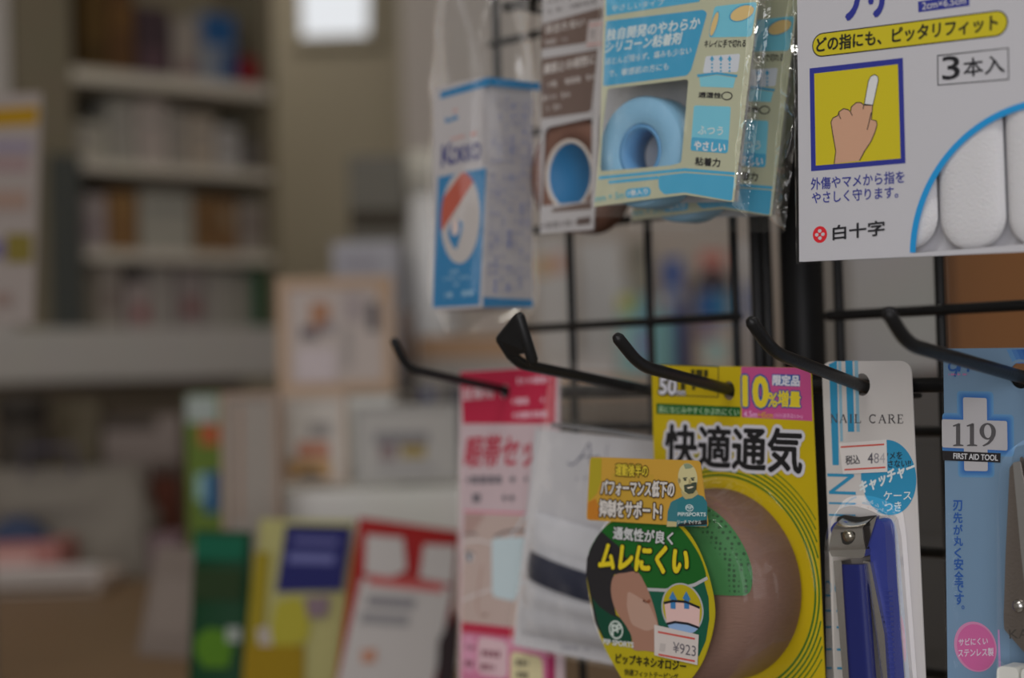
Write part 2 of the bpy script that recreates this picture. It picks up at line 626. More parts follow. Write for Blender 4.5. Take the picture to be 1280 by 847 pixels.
for a, c, t, col, bands, nm in ((100, 128, 332, (90, 85, 76), [], 'grey beige carton at the left end of the ledge under the shelves'),
                                (130, 160, 330, (96, 90, 84), [((80, 72, 68), .2, .8, .3, .6)], 'beige carton second from left on the ledge'),
                                (166, 194, 352, (100, 92, 90), [((104, 62, 62), .3, .9, .15, .5)], 'short carton with a red patch on the ledge'),
                                (196, 224, 334, (96, 92, 88), [], 'plain grey-white carton in the middle of the ledge'),
                                (228, 264, 334, (90, 84, 82), [((86, 58, 58), .2, .8, .2, .5)], 'carton with a dull red band on the ledge'),
                                (266, 294, 336, (98, 95, 90), [((82, 78, 74), .1, .3, .05, .95)], 'white carton with a grey stripe on the ledge'),
                                (296, 322, 338, (88, 86, 80), [], 'grey carton left of the green one on the ledge'),
                                (325, 338, 332, (20, 62, 40), [((26, 72, 46), .2, .8, .5, .8)], 'green carton at the right end of the ledge')):
    shelf_box(3, a, c, t, [col] + bands, nm, grp=G4)

# ------------------------------------------------------------------ worktop and the things standing on it
ZC = 1.06
WOOD = bpy.data.materials.new('worktop_wood')
WOOD.use_nodes = True
nt = WOOD.node_tree
pb = nt.nodes['Principled BSDF']
pb.inputs['Roughness'].default_value = .45
tc = nt.nodes.new('ShaderNodeTexCoord'); mp = nt.nodes.new('ShaderNodeMapping'); nz = nt.nodes.new('ShaderNodeTexNoise'); cr = nt.nodes.new('ShaderNodeValToRGB')
mp.inputs['Scale'].default_value = (3, 40, 40)
nz.inputs['Scale'].default_value = 2
c0, c1 = alb((70, 54, 36), .27), alb((84, 66, 45), .27)
cr.color_ramp.elements[0].color = (*c0, 1); cr.color_ramp.elements[1].color = (*c1, 1)
nt.links.new(tc.outputs['Object'], mp.inputs[0]); nt.links.new(mp.outputs[0], nz.inputs['Vector']); nt.links.new(nz.outputs['Fac'], cr.inputs[0]); nt.links.new(cr.outputs[0], pb.inputs['Base Color'])
b = MB()
ct = tag(bpy.data.objects.new('shop_counter', None), 'long wooden shop counter below the signs and shelves', 'counter')
COL.objects.link(ct)
b.box(-1.5, .29, 1.0, 2.43, ZC - .035, ZC, WOOD, .004); b.build('worktop', ct)
b = MB(); b.box(-1.45, .27, 1.05, 2.4, 0, ZC - .035, bgm(86, 74, 60)); b.build('cabinet_body', ct)

NF = {}


def standing(name, label, cat, x0, x1, ytop, Y, base, yaw=0.0, group=None, lean=0.0):
    """frame for a thing standing on height `base` at depth Y, px columns x0..x1, top at pixel ytop; returns root, frame, half width, height"""
    xm = (x0 + x1) / 2
    pt = at(xm, ytop, Y)
    o = Vector((pt.x, Y, base))
    fr = Fr(o, (math.cos(yaw), math.sin(yaw), 0), (0, math.sin(lean), math.cos(lean)))
    root = empty(name, fr, label, cat, group)
    w = (x1 - x0) / F * Y / math.cos(yaw) / 2
    return root, fr, w, (pt.z - base) / math.cos(lean)


def carton(name, label, x0, x1, ytop, Y, base, col, depth=.05, bands=(), yaw=0.0, cat='box', group=None, rough=.55, lean=0.0):
    root, fr, w, h = standing(name, label, cat, x0, x1, ytop, Y, base, yaw, group, lean)
    m = MB(); m.box(-w, w, 0, depth, 0, h, bgm(*col, rough=rough), .002)
    if bands:
        for k, (c, X0, Y0, X1, Y1) in enumerate(bands):
            m.fill([fr.uvs([(X0, Y0), (X1, Y0), (X1, Y1), (X0, Y1)])], bgm(*c), -.0006 - k * .0004)
    m.build('carton', root)
    return root, fr, w, h


# stepped riser that carries the signs
zs1 = at(455, 612, 1.32).z
zs2 = at(420, 497, 1.5).z
rx0, rx1 = at(326, 610, 1.32).x, at(590, 610, 1.32).x
ri = tag(bpy.data.objects.new('stepped_riser', None), 'white stepped riser carrying the paper signs behind the bright packets', 'display riser')
COL.objects.link(ri)
RW = raw('riser_board', alb((140, 136, 130), .26), .5, var=.05, scale=20)
b = MB(); b.box(rx0, rx1, 1.32, 1.46, ZC, zs1, RW, .003); b.build('lower_step', ri)
b = MB(); b.box(rx0 - .01, at(500, 500, 1.55).x, 1.462, 1.68, ZC, zs2, RW, .003); b.build('upper_step', ri)


KB = .31
def sign(label, x0, x1, ytop, Y, base, frame_col, paper_col, marks, fwpx=10, depth=.012, yaw=0.0, lean=.06):
    root, fr, w, h = standing('paper_sign', label, 'sign', x0, x1, ytop, Y, base, yaw, None, lean)
    fw2 = fwpx / F * Y
    m = MB(); m.slab([[(-w, 0), (w, 0), (w, h), (-w, h)], [(-w + fw2, fw2), (w - fw2, fw2), (w - fw2, h - fw2), (-w + fw2, h - fw2)]], bgm(*frame_col), -.004, depth)
    m.build('frame', root)
    m = MB(); m.slab([[(-w + fw2 * .8, fw2 * .8), (w - fw2 * .8, fw2 * .8), (w - fw2 * .8, h - fw2 * .8), (-w + fw2 * .8, h - fw2 * .8)]], bgm(*paper_col), 0, depth * .8)
    for k, (c, pts) in enumerate(marks):
        m.fill([fr.uvs(pts)], bgm(*c), -.0005 - k * .0003)
    m.build('paper', root)
    m = MB(); m.box(-w * .3, w * .3, depth, depth + .03, .006, h * .45, bgm(*frame_col)); m.build('easel_back', root)
    return root


def R4(x0, y0, x1, y1):
    return [(x0, y0), (x1, y0), (x1, y1), (x0, y1)]


sign('large cream-framed notice standing on the upper step of the riser', 345, 490, 346, 1.52, zs2 + .004, (138, 118, 100), (132, 124, 120),
     [((132, 96, 74), R4(388, 378, 412, 412)), ((74, 68, 72), R4(376, 408, 398, 424)), ((92, 88, 92), R4(402, 402, 418, 416)),
      ((66, 62, 64), R4(460, 378, 474, 414)), ((140, 116, 92), R4(472, 350, 490, 375)), ((114, 108, 106), R4(428, 410, 440, 460)),
      ((138, 130, 132), R4(372, 436, 420, 478)), ((116, 108, 108), R4(430, 368, 455, 400))], 13)
sign('white notice with a dark round picture, left on the lower step', 350, 432, 492, 1.36, zs1 + .004, (140, 128, 118), (136, 132, 127),
     [((104, 100, 98), R4(386, 528, 414, 546)), ((142, 98, 80), R4(372, 552, 412, 572)), ((150, 120, 84), R4(358, 574, 414, 602)), ((60, 52, 40), [(368, 602), (374, 592), (390, 585), (404, 592), (410, 602), (408, 605), (370, 605)])], 7)
KB = .40
sign('blank white card with a tan edge, standing left of the notices', 272, 346, 490, 1.265, ZC, (128, 112, 100), (118, 112, 106),
     [((126, 104, 90), R4(297, 505, 303, 650))], 8)
KB = .40
sign('white card with a small grey and yellow picture, right on the lower step', 442, 572, 506, 1.345, zs1 + .004, (134, 133, 131), (140, 138, 135),
     [((104, 102, 104), R4(468, 540, 536, 556)), ((140, 122, 74), R4(502, 556, 532, 572)), ((112, 98, 98), R4(474, 556, 496, 574)), ((126, 124, 124), R4(470, 580, 545, 588))], 5)

KB = .34
# cartons and boxes around the signs
carton('grey_machine', 'grey machine with a dark slot, standing behind the lavender-grey carton', 434, 507, 194, 2.12, ZC, (84, 82, 76), .1, [((52, 47, 40), 438, 262, 506, 286), ((92, 90, 86), 440, 200, 500, 204)])
carton('tall_carton', 'tall lavender-grey carton behind the cream-framed notice', 415, 498, 302, 1.9, ZC, (128, 128, 134), .08, [((116, 114, 122), 425, 320, 470, 335)])
carton('lime_carton', 'lime green carton with a blue and red print behind the green packet', 231, 275, 492, 1.55, ZC, (84, 104, 40), .05,
       [((118, 125, 122), 233, 494, 272, 528), ((152, 78, 50), 250, 530, 274, 556), ((30, 74, 120), 256, 590, 274, 640), ((110, 140, 140), 246, 592, 258, 625)])
carton('tan_topped_box', 'white box with a tan top band behind the leftmost black hook', 522, 668, 420, 1.85, ZC, (134, 130, 126), .08,
       [((150, 122, 98), 522, 420, 668, 448), ((118, 116, 114), 560, 470, 600, 480)])
carton('small_blue_cap_box', 'thin grey pack with a blue spot, standing before the tan-topped box', 520, 548, 478, 1.72, ZC, (130, 128, 126), .03, [((36, 62, 128), 527, 486, 541, 500)])
carton('narrow_dark_carton', 'narrow slate-grey carton left of the pink eye patch pack', 556, 580, 482, 1.7, ZC, (76, 76, 80), .05, [((60, 60, 66), 560, 520, 576, 600)])


def bottle(name, label, cat, xc, rpx, ytop, Y, base, col, cap, neck=.35, capf=.22):
    root, fr, w, h = standing(name, label, cat, xc - rpx, xc + rpx, ytop, Y, base)
    m = MB(); m.lathe([(0, 0), (w * .9, 0), (w, .004), (w, h * (1 - capf) * .86), (w * .9, h * (1 - capf) * .95), (w * neck, h * (1 - capf)), (0, h * (1 - capf))], col if not isinstance(col, tuple) else bgm(*col, rough=.35)); m.build('body', root)
    m = MB(); m.lathe([(0, h * (1 - capf)), (w * (neck + .1), h * (1 - capf)), (w * (neck + .1), h - .002), (w * neck, h), (0, h)], bgm(*cap, rough=.4)); m.build('cap', root)
    return root


bottle('dark_bottle', 'dark grey bottle right of the cream-framed notice', 'bottle', 508, 17, 388, 1.8, ZC, (64, 60, 58), (96, 84, 78), .5)
KB = .36
CANM = raw('glazed_cream', alb((200, 184, 160), .36), .3, spec=.6, coat=1.0)
bottle('cream_canister', 'tall cream rounded canister left of the blue and white carton', 'canister', 538, 33, 190, 1.98, ZC, CANM, (150, 148, 140), .85, .1)

KB = .26
# left: pile of papers, tray, red cylinder, slanted box, dark objects in the recess
tr_o = atz(40, 742, ZC)
frt = Fr((tr_o.x, tr_o.y - .02, ZC), (1, 0, 0))
tray = empty('white_tray', frt, 'shallow white tray at the far left of the counter', 'tray')
b = MB(); b.box(-.2, .085, .0, .13, 0, .018, bgm(132, 124, 118), .006); b.build('tray_body', tray)
b = MB(); b.box(-.2, .085, .0, .012, .018, .034, bgm(122, 118, 116), .004); b.build('tray_rim', tray)
frp = Fr((tr_o.x, tr_o.y + .01, ZC + .0185), (1, 0, 0))
pl = empty('pink_box', frp, 'flat pink box lying in the white tray', 'box')
b = MB(); b.box(-.17, .03, 0, .085, 0, .04, bgm(124, 84, 80), .004); b.build('carton', pl)
b = MB(); b.fill([[(-.12, .01), (0, .01), (0, .03), (-.12, .03)]], bgm(140, 112, 108), -.0006); b.build('printed_face', pl)
frp = Fr((tr_o.x - .03, tr_o.y + .02, ZC + .0592), (math.cos(.2), math.sin(.2), 0))
pl = empty('blue_pouch', frp, 'dark blue soft pouch on the pink box', 'pouch')
b = MB()
b.surf(lambda s, t: (-.03 + .07 * s, .01 + .06 * t, .028 * max(0, math.sin(math.pi * s) * math.sin(math.pi * t)) ** .5), 14, 10, bgm(42, 50, 70))
b.surf(lambda s, t: (-.03 + .07 * s, .01 + .06 * t, 0), 2, 2, bgm(42, 50, 70))
b.build('body', pl)
b = MB(); b.box(.04, .046, .01, .07, 0, .002, bgm(80, 84, 96)); b.build('seal_strip', pl)
bag0 = atz(75, 705, ZC)
frb = Fr((at(72, 705, 2.03).x, 1.975, ZC), (1, 0, 0))
pb_ = empty('grey_paper_bag', frb, 'crumpled grey-white paper bag standing behind the white tray', 'bag')
b = MB()


def bagf(s, t):
    a = 2 * math.pi * s
    w, d = .13 * (1 - .15 * t), .045 * (1 - .55 * t)
    ca, sa = math.cos(a), math.sin(a)
    k = .012 * noise.noise(Vector((ca * 2, sa * 2, t * 5)))
    return (w * math.copysign(abs(ca) ** .6, ca) + k, .06 + d * math.copysign(abs(sa) ** .6, sa) + k, .14 * t + k * .5 * t)


b.surf(bagf, 40, 14, bgm(84, 80, 74, rough=.8)); b.build('body', pb_)
b = MB(); b.tube([(-.03, .03, .135), (-.03, .03, .165), (.03, .03, .165), (.03, .03, .135)], .003, bgm(60, 58, 70)); b.build('handle', pb_)
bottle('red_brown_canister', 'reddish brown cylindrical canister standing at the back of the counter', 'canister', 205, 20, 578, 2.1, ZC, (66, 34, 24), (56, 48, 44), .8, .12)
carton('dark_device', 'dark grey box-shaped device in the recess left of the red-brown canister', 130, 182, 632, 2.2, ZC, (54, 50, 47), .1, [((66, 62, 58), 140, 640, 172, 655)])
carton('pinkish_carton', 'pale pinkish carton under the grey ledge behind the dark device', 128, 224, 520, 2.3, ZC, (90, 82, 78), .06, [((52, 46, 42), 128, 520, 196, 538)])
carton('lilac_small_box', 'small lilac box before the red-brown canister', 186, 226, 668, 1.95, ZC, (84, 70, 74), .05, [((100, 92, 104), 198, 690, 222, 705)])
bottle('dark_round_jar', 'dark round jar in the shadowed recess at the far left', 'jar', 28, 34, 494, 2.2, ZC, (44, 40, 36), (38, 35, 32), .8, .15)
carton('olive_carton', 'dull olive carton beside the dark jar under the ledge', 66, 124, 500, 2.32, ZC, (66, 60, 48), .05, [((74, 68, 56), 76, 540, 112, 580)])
KB = .42
# slanted white box
q0 = atz(205, 822, ZC)
frw = Fr((q0.x, q0.y, ZC), (math.cos(-.5), math.sin(-.5), 0), (0, .35, .94))
sw = empty('leaning_white_box', frw, 'whitish box leaning back on the counter left of the green packet', 'box')
b = MB(); b.box(-.034, .034, 0, .03, 0, .1, bgm(104, 95, 89), .003); b.build('carton', sw)
b = MB(); b.fill([[(-.022, .02), (.022, .02), (.022, .07), (-.022, .07)]], bgm(110, 101, 95), -.0006); b.build('printed_face', sw)
# standing poster at the far left
posY = 1.3
frq = Fr(at(20, 405, posY), (math.cos(.25), math.sin(.25), 0))
po = empty('hanging_poster', frq, 'white poster with a yellow heading at the left edge of the view', 'poster')
b = MB()
quad = [(-40, 118), (52, 116), (42, 404), (-40, 408)]
b.slab([frq.uvs(quad)], bgm(122, 114, 110), 0, .003)
for k, (c, p) in enumerate((((152, 116, 20), [(-40, 138), (48, 132), (47, 156), (-40, 160)]), ((118, 100, 100), R4(-40, 195, 36, 215)), ((108, 100, 114), R4(-40, 176, 40, 190)),
                            ((124, 104, 94), R4(-40, 238, 34, 262)), ((112, 100, 44), R4(8, 292, 40, 328)), ((92, 84, 110), R4(-30, 300, 6, 322)), ((116, 100, 94), R4(-30, 365, 14, 382)))):
    b.fill([frq.uvs(p)], bgm(*c), -.0005 - k * .0003)
b.build('poster_sheet', po)
b = MB()
pa = frq.loc(at(-30, 118, posY)); 
b.tube([(pa[0], .006, pa[2]), (pa[0], .006, ZC - frq.o.z)], .006, bgm(96, 94, 90)); b.build('support_rod', po)
KB = .25
u0_, u1_ = fs_.uv(60, 300)[0], fs_.uv(97, 300)[0]
fcp = Fr(fs_.o + fs_.x * (u0_ + u1_) / 2 - fs_.y * .022 + fs_.z * (ZB[3] + .0008), fs_.x)
cp = empty('dark_folder', fcp, 'tall charcoal folder standing on the grey ledge behind the yellow-headed poster', 'folder')
w_ = (u1_ - u0_) / 2
b = MB()
b.box(-w_, w_, 0, .004, 0, zrow(205) - ZB[3], bgm(44, 46, 44), .001)
b.box(-w_, w_, .011, .015, 0, zrow(205) - ZB[3], bgm(44, 46, 44), .001)
b.box(-w_, -w_ + .003, .004, .011, 0, zrow(205) - ZB[3], bgm(50, 52, 50), .001)
b.build('cover', cp)
b = MB(); b.box(-w_ + .004, w_ - .002, .0045, .0105, .002, zrow(212) - ZB[3], bgm(80, 78, 74)); b.build('papers', cp)


KB = .48
# ---- bright packets in front of the riser
def packet(name, label, pts, Y, yaw, col, prints, lean=.1, t=.014, seal=True):
    xm = (pts[2][0] + pts[3][0]) / 2
    o = at(xm, max(pts[2][1], pts[3][1]), Y)
    d = ray(xm, 800)
    fr = Fr((o.x, Y, ZC), (math.cos(yaw), math.sin(yaw), 0), (0, math.sin(lean), math.cos(lean)))
    root = empty(name, fr, label, 'packet')
    q = fr.uvs(pts)
    q[2] = (q[2][0], 0.0); q[3] = (q[3][0], 0.0)
    qq = [Vector(p) for p in q]
    m = MB()
    mt = bgm(*col, rough=.35)

    def fn(a, b, sgn):
        p = (qq[0] * (1 - a) + qq[1] * a) * (1 - b) + (qq[3] * (1 - a) + qq[2] * a) * b
        e = max(0, math.sin(math.pi * a) * min(1, math.sin(math.pi * min(1, b * 1.0)) * 1.4))
        return (p.x, .5 * t - sgn * (.5 * t) * (e ** .35), p.y)
    m.surf(lambda a, b: fn(a, b, 1), 20, 20, mt)
    m.surf(lambda a, b: fn(a, b, -1), 20, 20, mt)
    m.build('pouch', root)
    m = MB()
    for k, (c, p) in enumerate(prints):
        m.fill([fr.uvs(p)], bgm(*c, rough=.4), -.0008 - k * .0004)
    m.build('print', root)
    return root


packet('green_packet', 'dark green packet standing left of the yellow one on the counter', [(240, 662), (312, 664), (304, 930), (228, 930)], 1.12, -.15, (24, 62, 38),
       [((16, 88, 64), [(244, 668), (308, 670), (306, 700), (243, 698)]), ((34, 52, 26), [(242, 710), (304, 712), (302, 750), (240, 750)]),
        ((76, 118, 26), [(246, 795), (262, 784), (284, 788), (292, 808), (286, 834), (256, 834), (244, 815)]), ((120, 126, 120), R4(284, 783, 302, 802))])
packet('yellow_packet', 'yellow and white packet with a blue panel, standing between green and red packets', [(322, 648), (442, 650), (424, 930), (296, 930)], 1.10, -.1, (150, 146, 96),
       [((140, 124, 26), [(318, 690), (338, 690), (322, 890), (300, 890)]), ((30, 32, 92), [(358, 656), (440, 658), (428, 738), (345, 740)]), ((90, 92, 140), [(362, 690), (420, 692), (418, 705), (360, 703)]),
        ((92, 92, 140), [(368, 672), (424, 674), (423, 680), (367, 678)]), ((160, 152, 48), [(346, 752), (372, 745), (390, 762), (386, 800), (350, 812), (336, 800)]),
        ((140, 132, 126), [(322, 786), (338, 780), (342, 806), (326, 812)]), ((104, 88, 96), [(382, 746), (414, 744), (410, 770), (386, 772)]), ((140, 114, 12), [(308, 806), (382, 806), (380, 890), (302, 890)])])
packet('red_packet', 'red and white packet with two white window panels, rightmost of the bright packets', [(448, 646), (576, 664), (556, 930), (408, 930)], 1.07, .05, (148, 28, 28),
       [((150, 146, 144), [(458, 668), (504, 672), (508, 712), (488, 722), (456, 716)]), ((150, 146, 144), [(530, 680), (570, 682), (566, 730), (524, 722)]),
        ((148, 144, 142), [(452, 722), (566, 734), (540, 860), (420, 860), (436, 790)]), ((172, 80, 78), [(462, 718), (556, 728), (553, 740), (460, 730)]),
        ((102, 100, 104), [(460, 744), (520, 748), (518, 760), (458, 756)]), ((112, 110, 112), [(452, 764), (512, 768), (510, 782), (450, 778)]),
        ((166, 118, 96), [(452, 812), (470, 810), (470, 826), (452, 828)]), ((36, 26, 28), [(566, 770), (580, 760), (566, 880), (544, 880), (548, 800)])])

# ------------------------------------------------------------------ far side seen through the wire grid
KB = .2
zt = at(800, 470, 2.7).z
tb = tag(bpy.data.objects.new('far_display_table', None), 'pale display table far behind the wire rack', 'table')
COL.objects.link(tb)
tx0, tx1 = at(585, 470, 2.7).x, at(1060, 470, 2.7).x
b = MB(); b.box(tx0, tx1, 2.6, 3.2, zt - .03, zt, bgm(128, 108, 90), .004); b.build('table_top', tb)
for sx, sy in ((tx0 + .04, 2.65), (tx1 - .04, 2.65), (tx0 + .04, 3.15), (tx1 - .04, 3.15)):
    b = MB(); b.box(sx - .02, sx + .02, sy - .02, sy + .02, 0, zt - .03, bgm(96, 84, 72)); b.build('leg', tb)
carton('orange_carton', 'pale carton with an orange and pink patch, seen through the left of the wire grid', 668, 712, 300, 2.72, zt, (150, 138, 130), .1, [((160, 122, 92), 670, 320, 690, 345), ((160, 112, 102), 686, 318, 708, 340)])
carton('beige_carton', 'plain beige carton behind the first full opening of the wire grid', 722, 782, 300, 2.8, zt, (146, 138, 132), .1, [((120, 112, 106), 784 - 8, 300, 782, 345)])
carton('grey_green_carton', 'small grey-green carton behind the second upright wire', 786, 812, 300, 2.75, zt, (96, 94, 86), .1, [((84, 82, 76), 790, 310, 810, 330)])
bottle('cyan_bottle', 'bright cyan bottle with a yellow cap, seen beside the second upright wire', 'bottle', 784, 13, 370, 2.66, zt, (112, 172, 186), (176, 152, 74), .75, .2)
bottle('pale_cyan_bottle', 'pale cyan bottle right of the second upright wire', 'bottle', 828, 11, 374, 2.65, zt, (104, 180, 196), (140, 176, 184), .75, .2)
carton('teal_carton', 'dull teal carton between the two cyan bottles', 796, 818, 368, 2.63, zt, (84, 116, 128), .06, [((100, 90, 130), 798, 420, 812, 440)])
carton('blue_carton', 'blue carton standing behind the pale cyan bottle', 830, 852, 322, 2.8, zt, (58, 80, 130), .06, [((110, 116, 130), 832, 360, 850, 380)])
carton('brown_carton', 'grey-brown carton behind the middle opening of the grid', 846, 872, 340, 2.9, zt, (112, 98, 88), .06, [((130, 116, 104), 848, 350, 868, 366)])
root, fr_, w_, h_ = carton('blue_product_box', 'blue box with a dark rounded picture under a red band, behind the wire grid', 868, 914, 310, 2.68, zt, (140, 124, 118), .08,
       [((164, 92, 84), 874, 314, 906, 334), ((44, 78, 124), 870, 364, 912, 400), ((50, 104, 134), 896, 364, 912, 402), ((90, 76, 92), 872, 404, 896, 424), ((110, 138, 156), 884, 424, 906, 455)])
m = MB(); m.fill([fr_.uvs([(868 + 46 * (.5 - .5 * math.cos(math.pi * k / 12)), 362 - 28 * math.sin(math.pi * k / 12)) for k in range(13)])], bgm(46, 40, 44), -.0035); m.build('dark_picture', root)
carton('pale_end_carton', 'pale grey carton right of the third upright wire', 920, 945, 300, 2.75, zt, (148, 146, 146), .06, [((92, 104, 132), 930, 355, 944, 400)])
carton('white_bundle', 'white plastic-wrapped bundle low behind the wire grid', 696, 770, 445, 2.62, zt, (146, 142, 140), .05, [((126, 122, 120), 706, 452, 740, 462)])

# behind the right half of the rack
carton('red_brown_carton', 'red and orange-brown carton seen right of the black post', 1006, 1066, 362, 2.2, zt - .3, (128, 72, 44), .1, [((126, 44, 36), 1008, 385, 1050, 430), ((92, 52, 40), 1008, 362, 1066, 380)])
tb2 = tag(bpy.data.objects.new('low_display_stand', None), 'brown display stand behind the black post', 'display stand')
COL.objects.link(tb2)
xa, xb = at(985, 500, 2.2).x, at(1075, 500, 2.2).x
b = MB(); b.box(xa, xb, 2.18, 2.5, 0, zt - .32, bgm(104, 72, 52)); b.build('plinth', tb2)
b = MB(); b.box(xa - .01, xb + .01, 2.17, 2.51, zt - .32, zt - .3, bgm(112, 80, 58), .003); b.build('top_board', tb2)
# grey metal cabinet and wooden panel
gx0, gx1 = at(1064, 400, 1.5).x, at(1181, 400, 1.5).x
cab = tag(bpy.data.objects.new('grey_cabinet', None), 'grey painted metal cabinet behind the right half of the rack', 'cabinet')
COL.objects.link(cab)
b = MB(); b.box(gx0, gx1, 1.5, 1.85, 0, at(1120, 468, 1.5).z, raw('cabinet_grey', alb((56, 53, 50), .3), .4, var=.1, scale=12), .004); b.build('lower_body', cab)
b = MB(); b.box(gx0, gx1, 1.505, 1.85, at(1120, 468, 1.5).z + .001, 1.9, raw('cabinet_light_grey', alb((104, 103, 102), .27), .4, var=.1, scale=12), .004); b.build('upper_body', cab)
for k, yy in enumerate((560, 705, 835)):
    z_ = at(1160, yy, 1.5).z
    b = MB(); b.box(gx0 + .004, gx1 - .004, 1.492, 1.4985, z_ - .085, z_ + .012, raw('drawer_grey', alb((40, 37, 34), .3), .4, var=.1, scale=12), .002); d_ = b.build('drawer', cab)
wx0, wx1 = at(1150, 400, 2.0).x, at(1420, 400, 2.0).x
WD2 = bpy.data.materials.new('panel_wood')
WD2.use_nodes = True
nt = WD2.node_tree
pb = nt.nodes['Principled BSDF']; pb.inputs['Roughness'].default_value = .45
tc = nt.nodes.new('ShaderNodeTexCoord'); mp = nt.nodes.new('ShaderNodeMapping'); nz = nt.nodes.new('ShaderNodeTexNoise'); cr = nt.nodes.new('ShaderNodeValToRGB')
mp.inputs['Scale'].default_value = (60, 20, 4); nz.inputs['Scale'].default_value = 2; nz.inputs['Detail'].default_value = 5
c0, c1 = alb((88, 56, 26), .27), alb((108, 70, 35), .27)
cr.color_ramp.elements[0].color = (*c0, 1); cr.color_ramp.elements[1].color = (*c1, 1)
nt.links.new(tc.outputs['Object'], mp.inputs[0]); nt.links.new(mp.outputs[0], nz.inputs['Vector']); nt.links.new(nz.outputs['Fac'], cr.inputs[0]); nt.links.new(cr.outputs[0], pb.inputs['Base Color'])
wc = tag(bpy.data.objects.new('wooden_cupboard', None), 'orange-brown wooden cupboard side behind the blue scissors pack', 'cupboard')
COL.objects.link(wc)
b = MB(); b.box(wx0, wx1, 2.0, 2.35, 0, 1.9, WD2, .003); b.build('side_panel', wc)
b = MB(); b.box(at(1181, 400, 2.0).x, at(1187, 400, 2.0).x, 1.99, 1.999, 0, 1.9, raw('dark_edge', (.05, .03, .02), .5)); b.build('edge_strip', wc)

# ------------------------------------------------------------------ wire rack
TH = math.radians(44)
T = Vector((math.cos(TH), -math.sin(TH), 0))
N = Vector((-math.sin(TH), -math.cos(TH), 0))
G0 = at(1165, 541, .667)


def gp(px, py, h=0.0):
    d = ray(px, py)
    k = ((G0 - CAM).dot(N) + h) / d.dot(N)
    return CAM + d * k


def sof(px, py):
    return (gp(px, py) - G0).dot(T)


def gpt(s, z, h=0.0):
    p = G0 + T * s + N * h
    return Vector((p.x, p.y, z))


BLACK = raw('black_paint', (.014, .014, .015), .38, bump=.25, scale=900, spec=.35)
BLACK2 = raw('black_coat', (.010, .010, .011), .45, bump=.2, scale=700, spec=.3)
rack = tag(bpy.data.objects.new('wire_display_rack', None), 'black wire grid display rack with a thick upright post, carrying all the hanging packs', 'display rack')
COL.objects.link(rack)
rack.location = (gpt(sof(985, 400), 0).x, gpt(sof(985, 400), 0).y, 0)
RM = Matrix.Identity(4)
ZK = [G0.z + .05 * k for k in range(-14, 13)]
rw = .0021


def rpart(name, mb):
    o = mb.build(name, rack)
    o.matrix_parent_inverse = Matrix.Translation(-rack.location)
    return o


sA = [sof(715, 400), sof(813, 400), sof(920, 400)]
b = MB()
zl0, zl1 = ZK[0], ZK[-1]
for s in sA:
    b.tube([gpt(s, zl0), gpt(s, zl1)], rw, BLACK)
s62 = sof(621, 60)
zmid = gp(640, 412).z
for k, z in enumerate(ZK):
    zz = z + (zmid - min(ZK, key=lambda q: abs(q - zmid)))
    st = s62 if zz > zmid + .04 else sof(646, 412)
    b.tube([gpt(st, zz, .0036), gpt(sA[-1] + .004, zz, .0036)], rw, BLACK)
b.tube([gpt(s62, zmid + .09), gpt(s62, zl1)], rw, BLACK)
rpart('wire_panel', b)
sB = [sof(1049, 390), sof(1176, 390)]
sB.append(2 * sB[1] - sB[0]); sB.append(3 * sB[1] - 2 * sB[0])
b = MB()
for s in sB:
    b.tube([gpt(s, zl0), gpt(s, zl1)], rw * 1.08, BLACK)
zB = gp(1165, 388).z
for k in range(-12, 11):
    b.tube([gpt(sof(1042, 393), zB + .05 * k, .0038), gpt(sB[-1] + .004, zB + .05 * k, .0038)], rw * 1.08, BLACK)
rpart('wire_panel', b)
sP = sof(985, 400)
b = MB()
P0 = gpt(sP, 0, -.012)
b.tube([(P0.x, P0.y, 0.001), (P0.x, P0.y, 1.95)], .0098, BLACK2, 20)
rpart('post', b)
b = MB()
for s, r_ in ((sof(948, 400), .0032), (sof(960, 400), .0026)):
    b.tube([gpt(s, zl0), gpt(s, zl1)], r_, BLACK)
rpart('panel_frame', b)
b = MB()
pf = [(P0.x + T.x * a, P0.y + T.y * a) for a in (-.32, .32)]
b.tube([(pf[0][0], pf[0][1], .0125), (pf[1][0], pf[1][1], .0125)], .012, BLACK2)
b.tube([(P0.x - N.x * .2, P0.y - N.y * .2, .0125), (P0.x + N.x * .2, P0.y + N.y * .2, .0125)], .012, BLACK2)
rpart('base_foot', b)
HB = .0505
zc = gp(1155, 481, HB).z
for z_, s0, s1, hb in ((zc, (gp(655, 490, HB) - G0).dot(T), sB[-1], HB), (gp(660, 2, .036).z, (gp(634, 2, .036) - G0).dot(T), sB[-1], .036)):
    b = MB()
    b.tube([gpt(s0, z_, hb), gpt(s1, z_, hb)], .0029, BLACK)
    for s in (sA[0], sA[2], sB[0], sB[3]):
        b.tube([gpt(s, z_, hb), gpt(s, z_, -.003)], .0018, BLACK)
    rpart('crossbar', b)


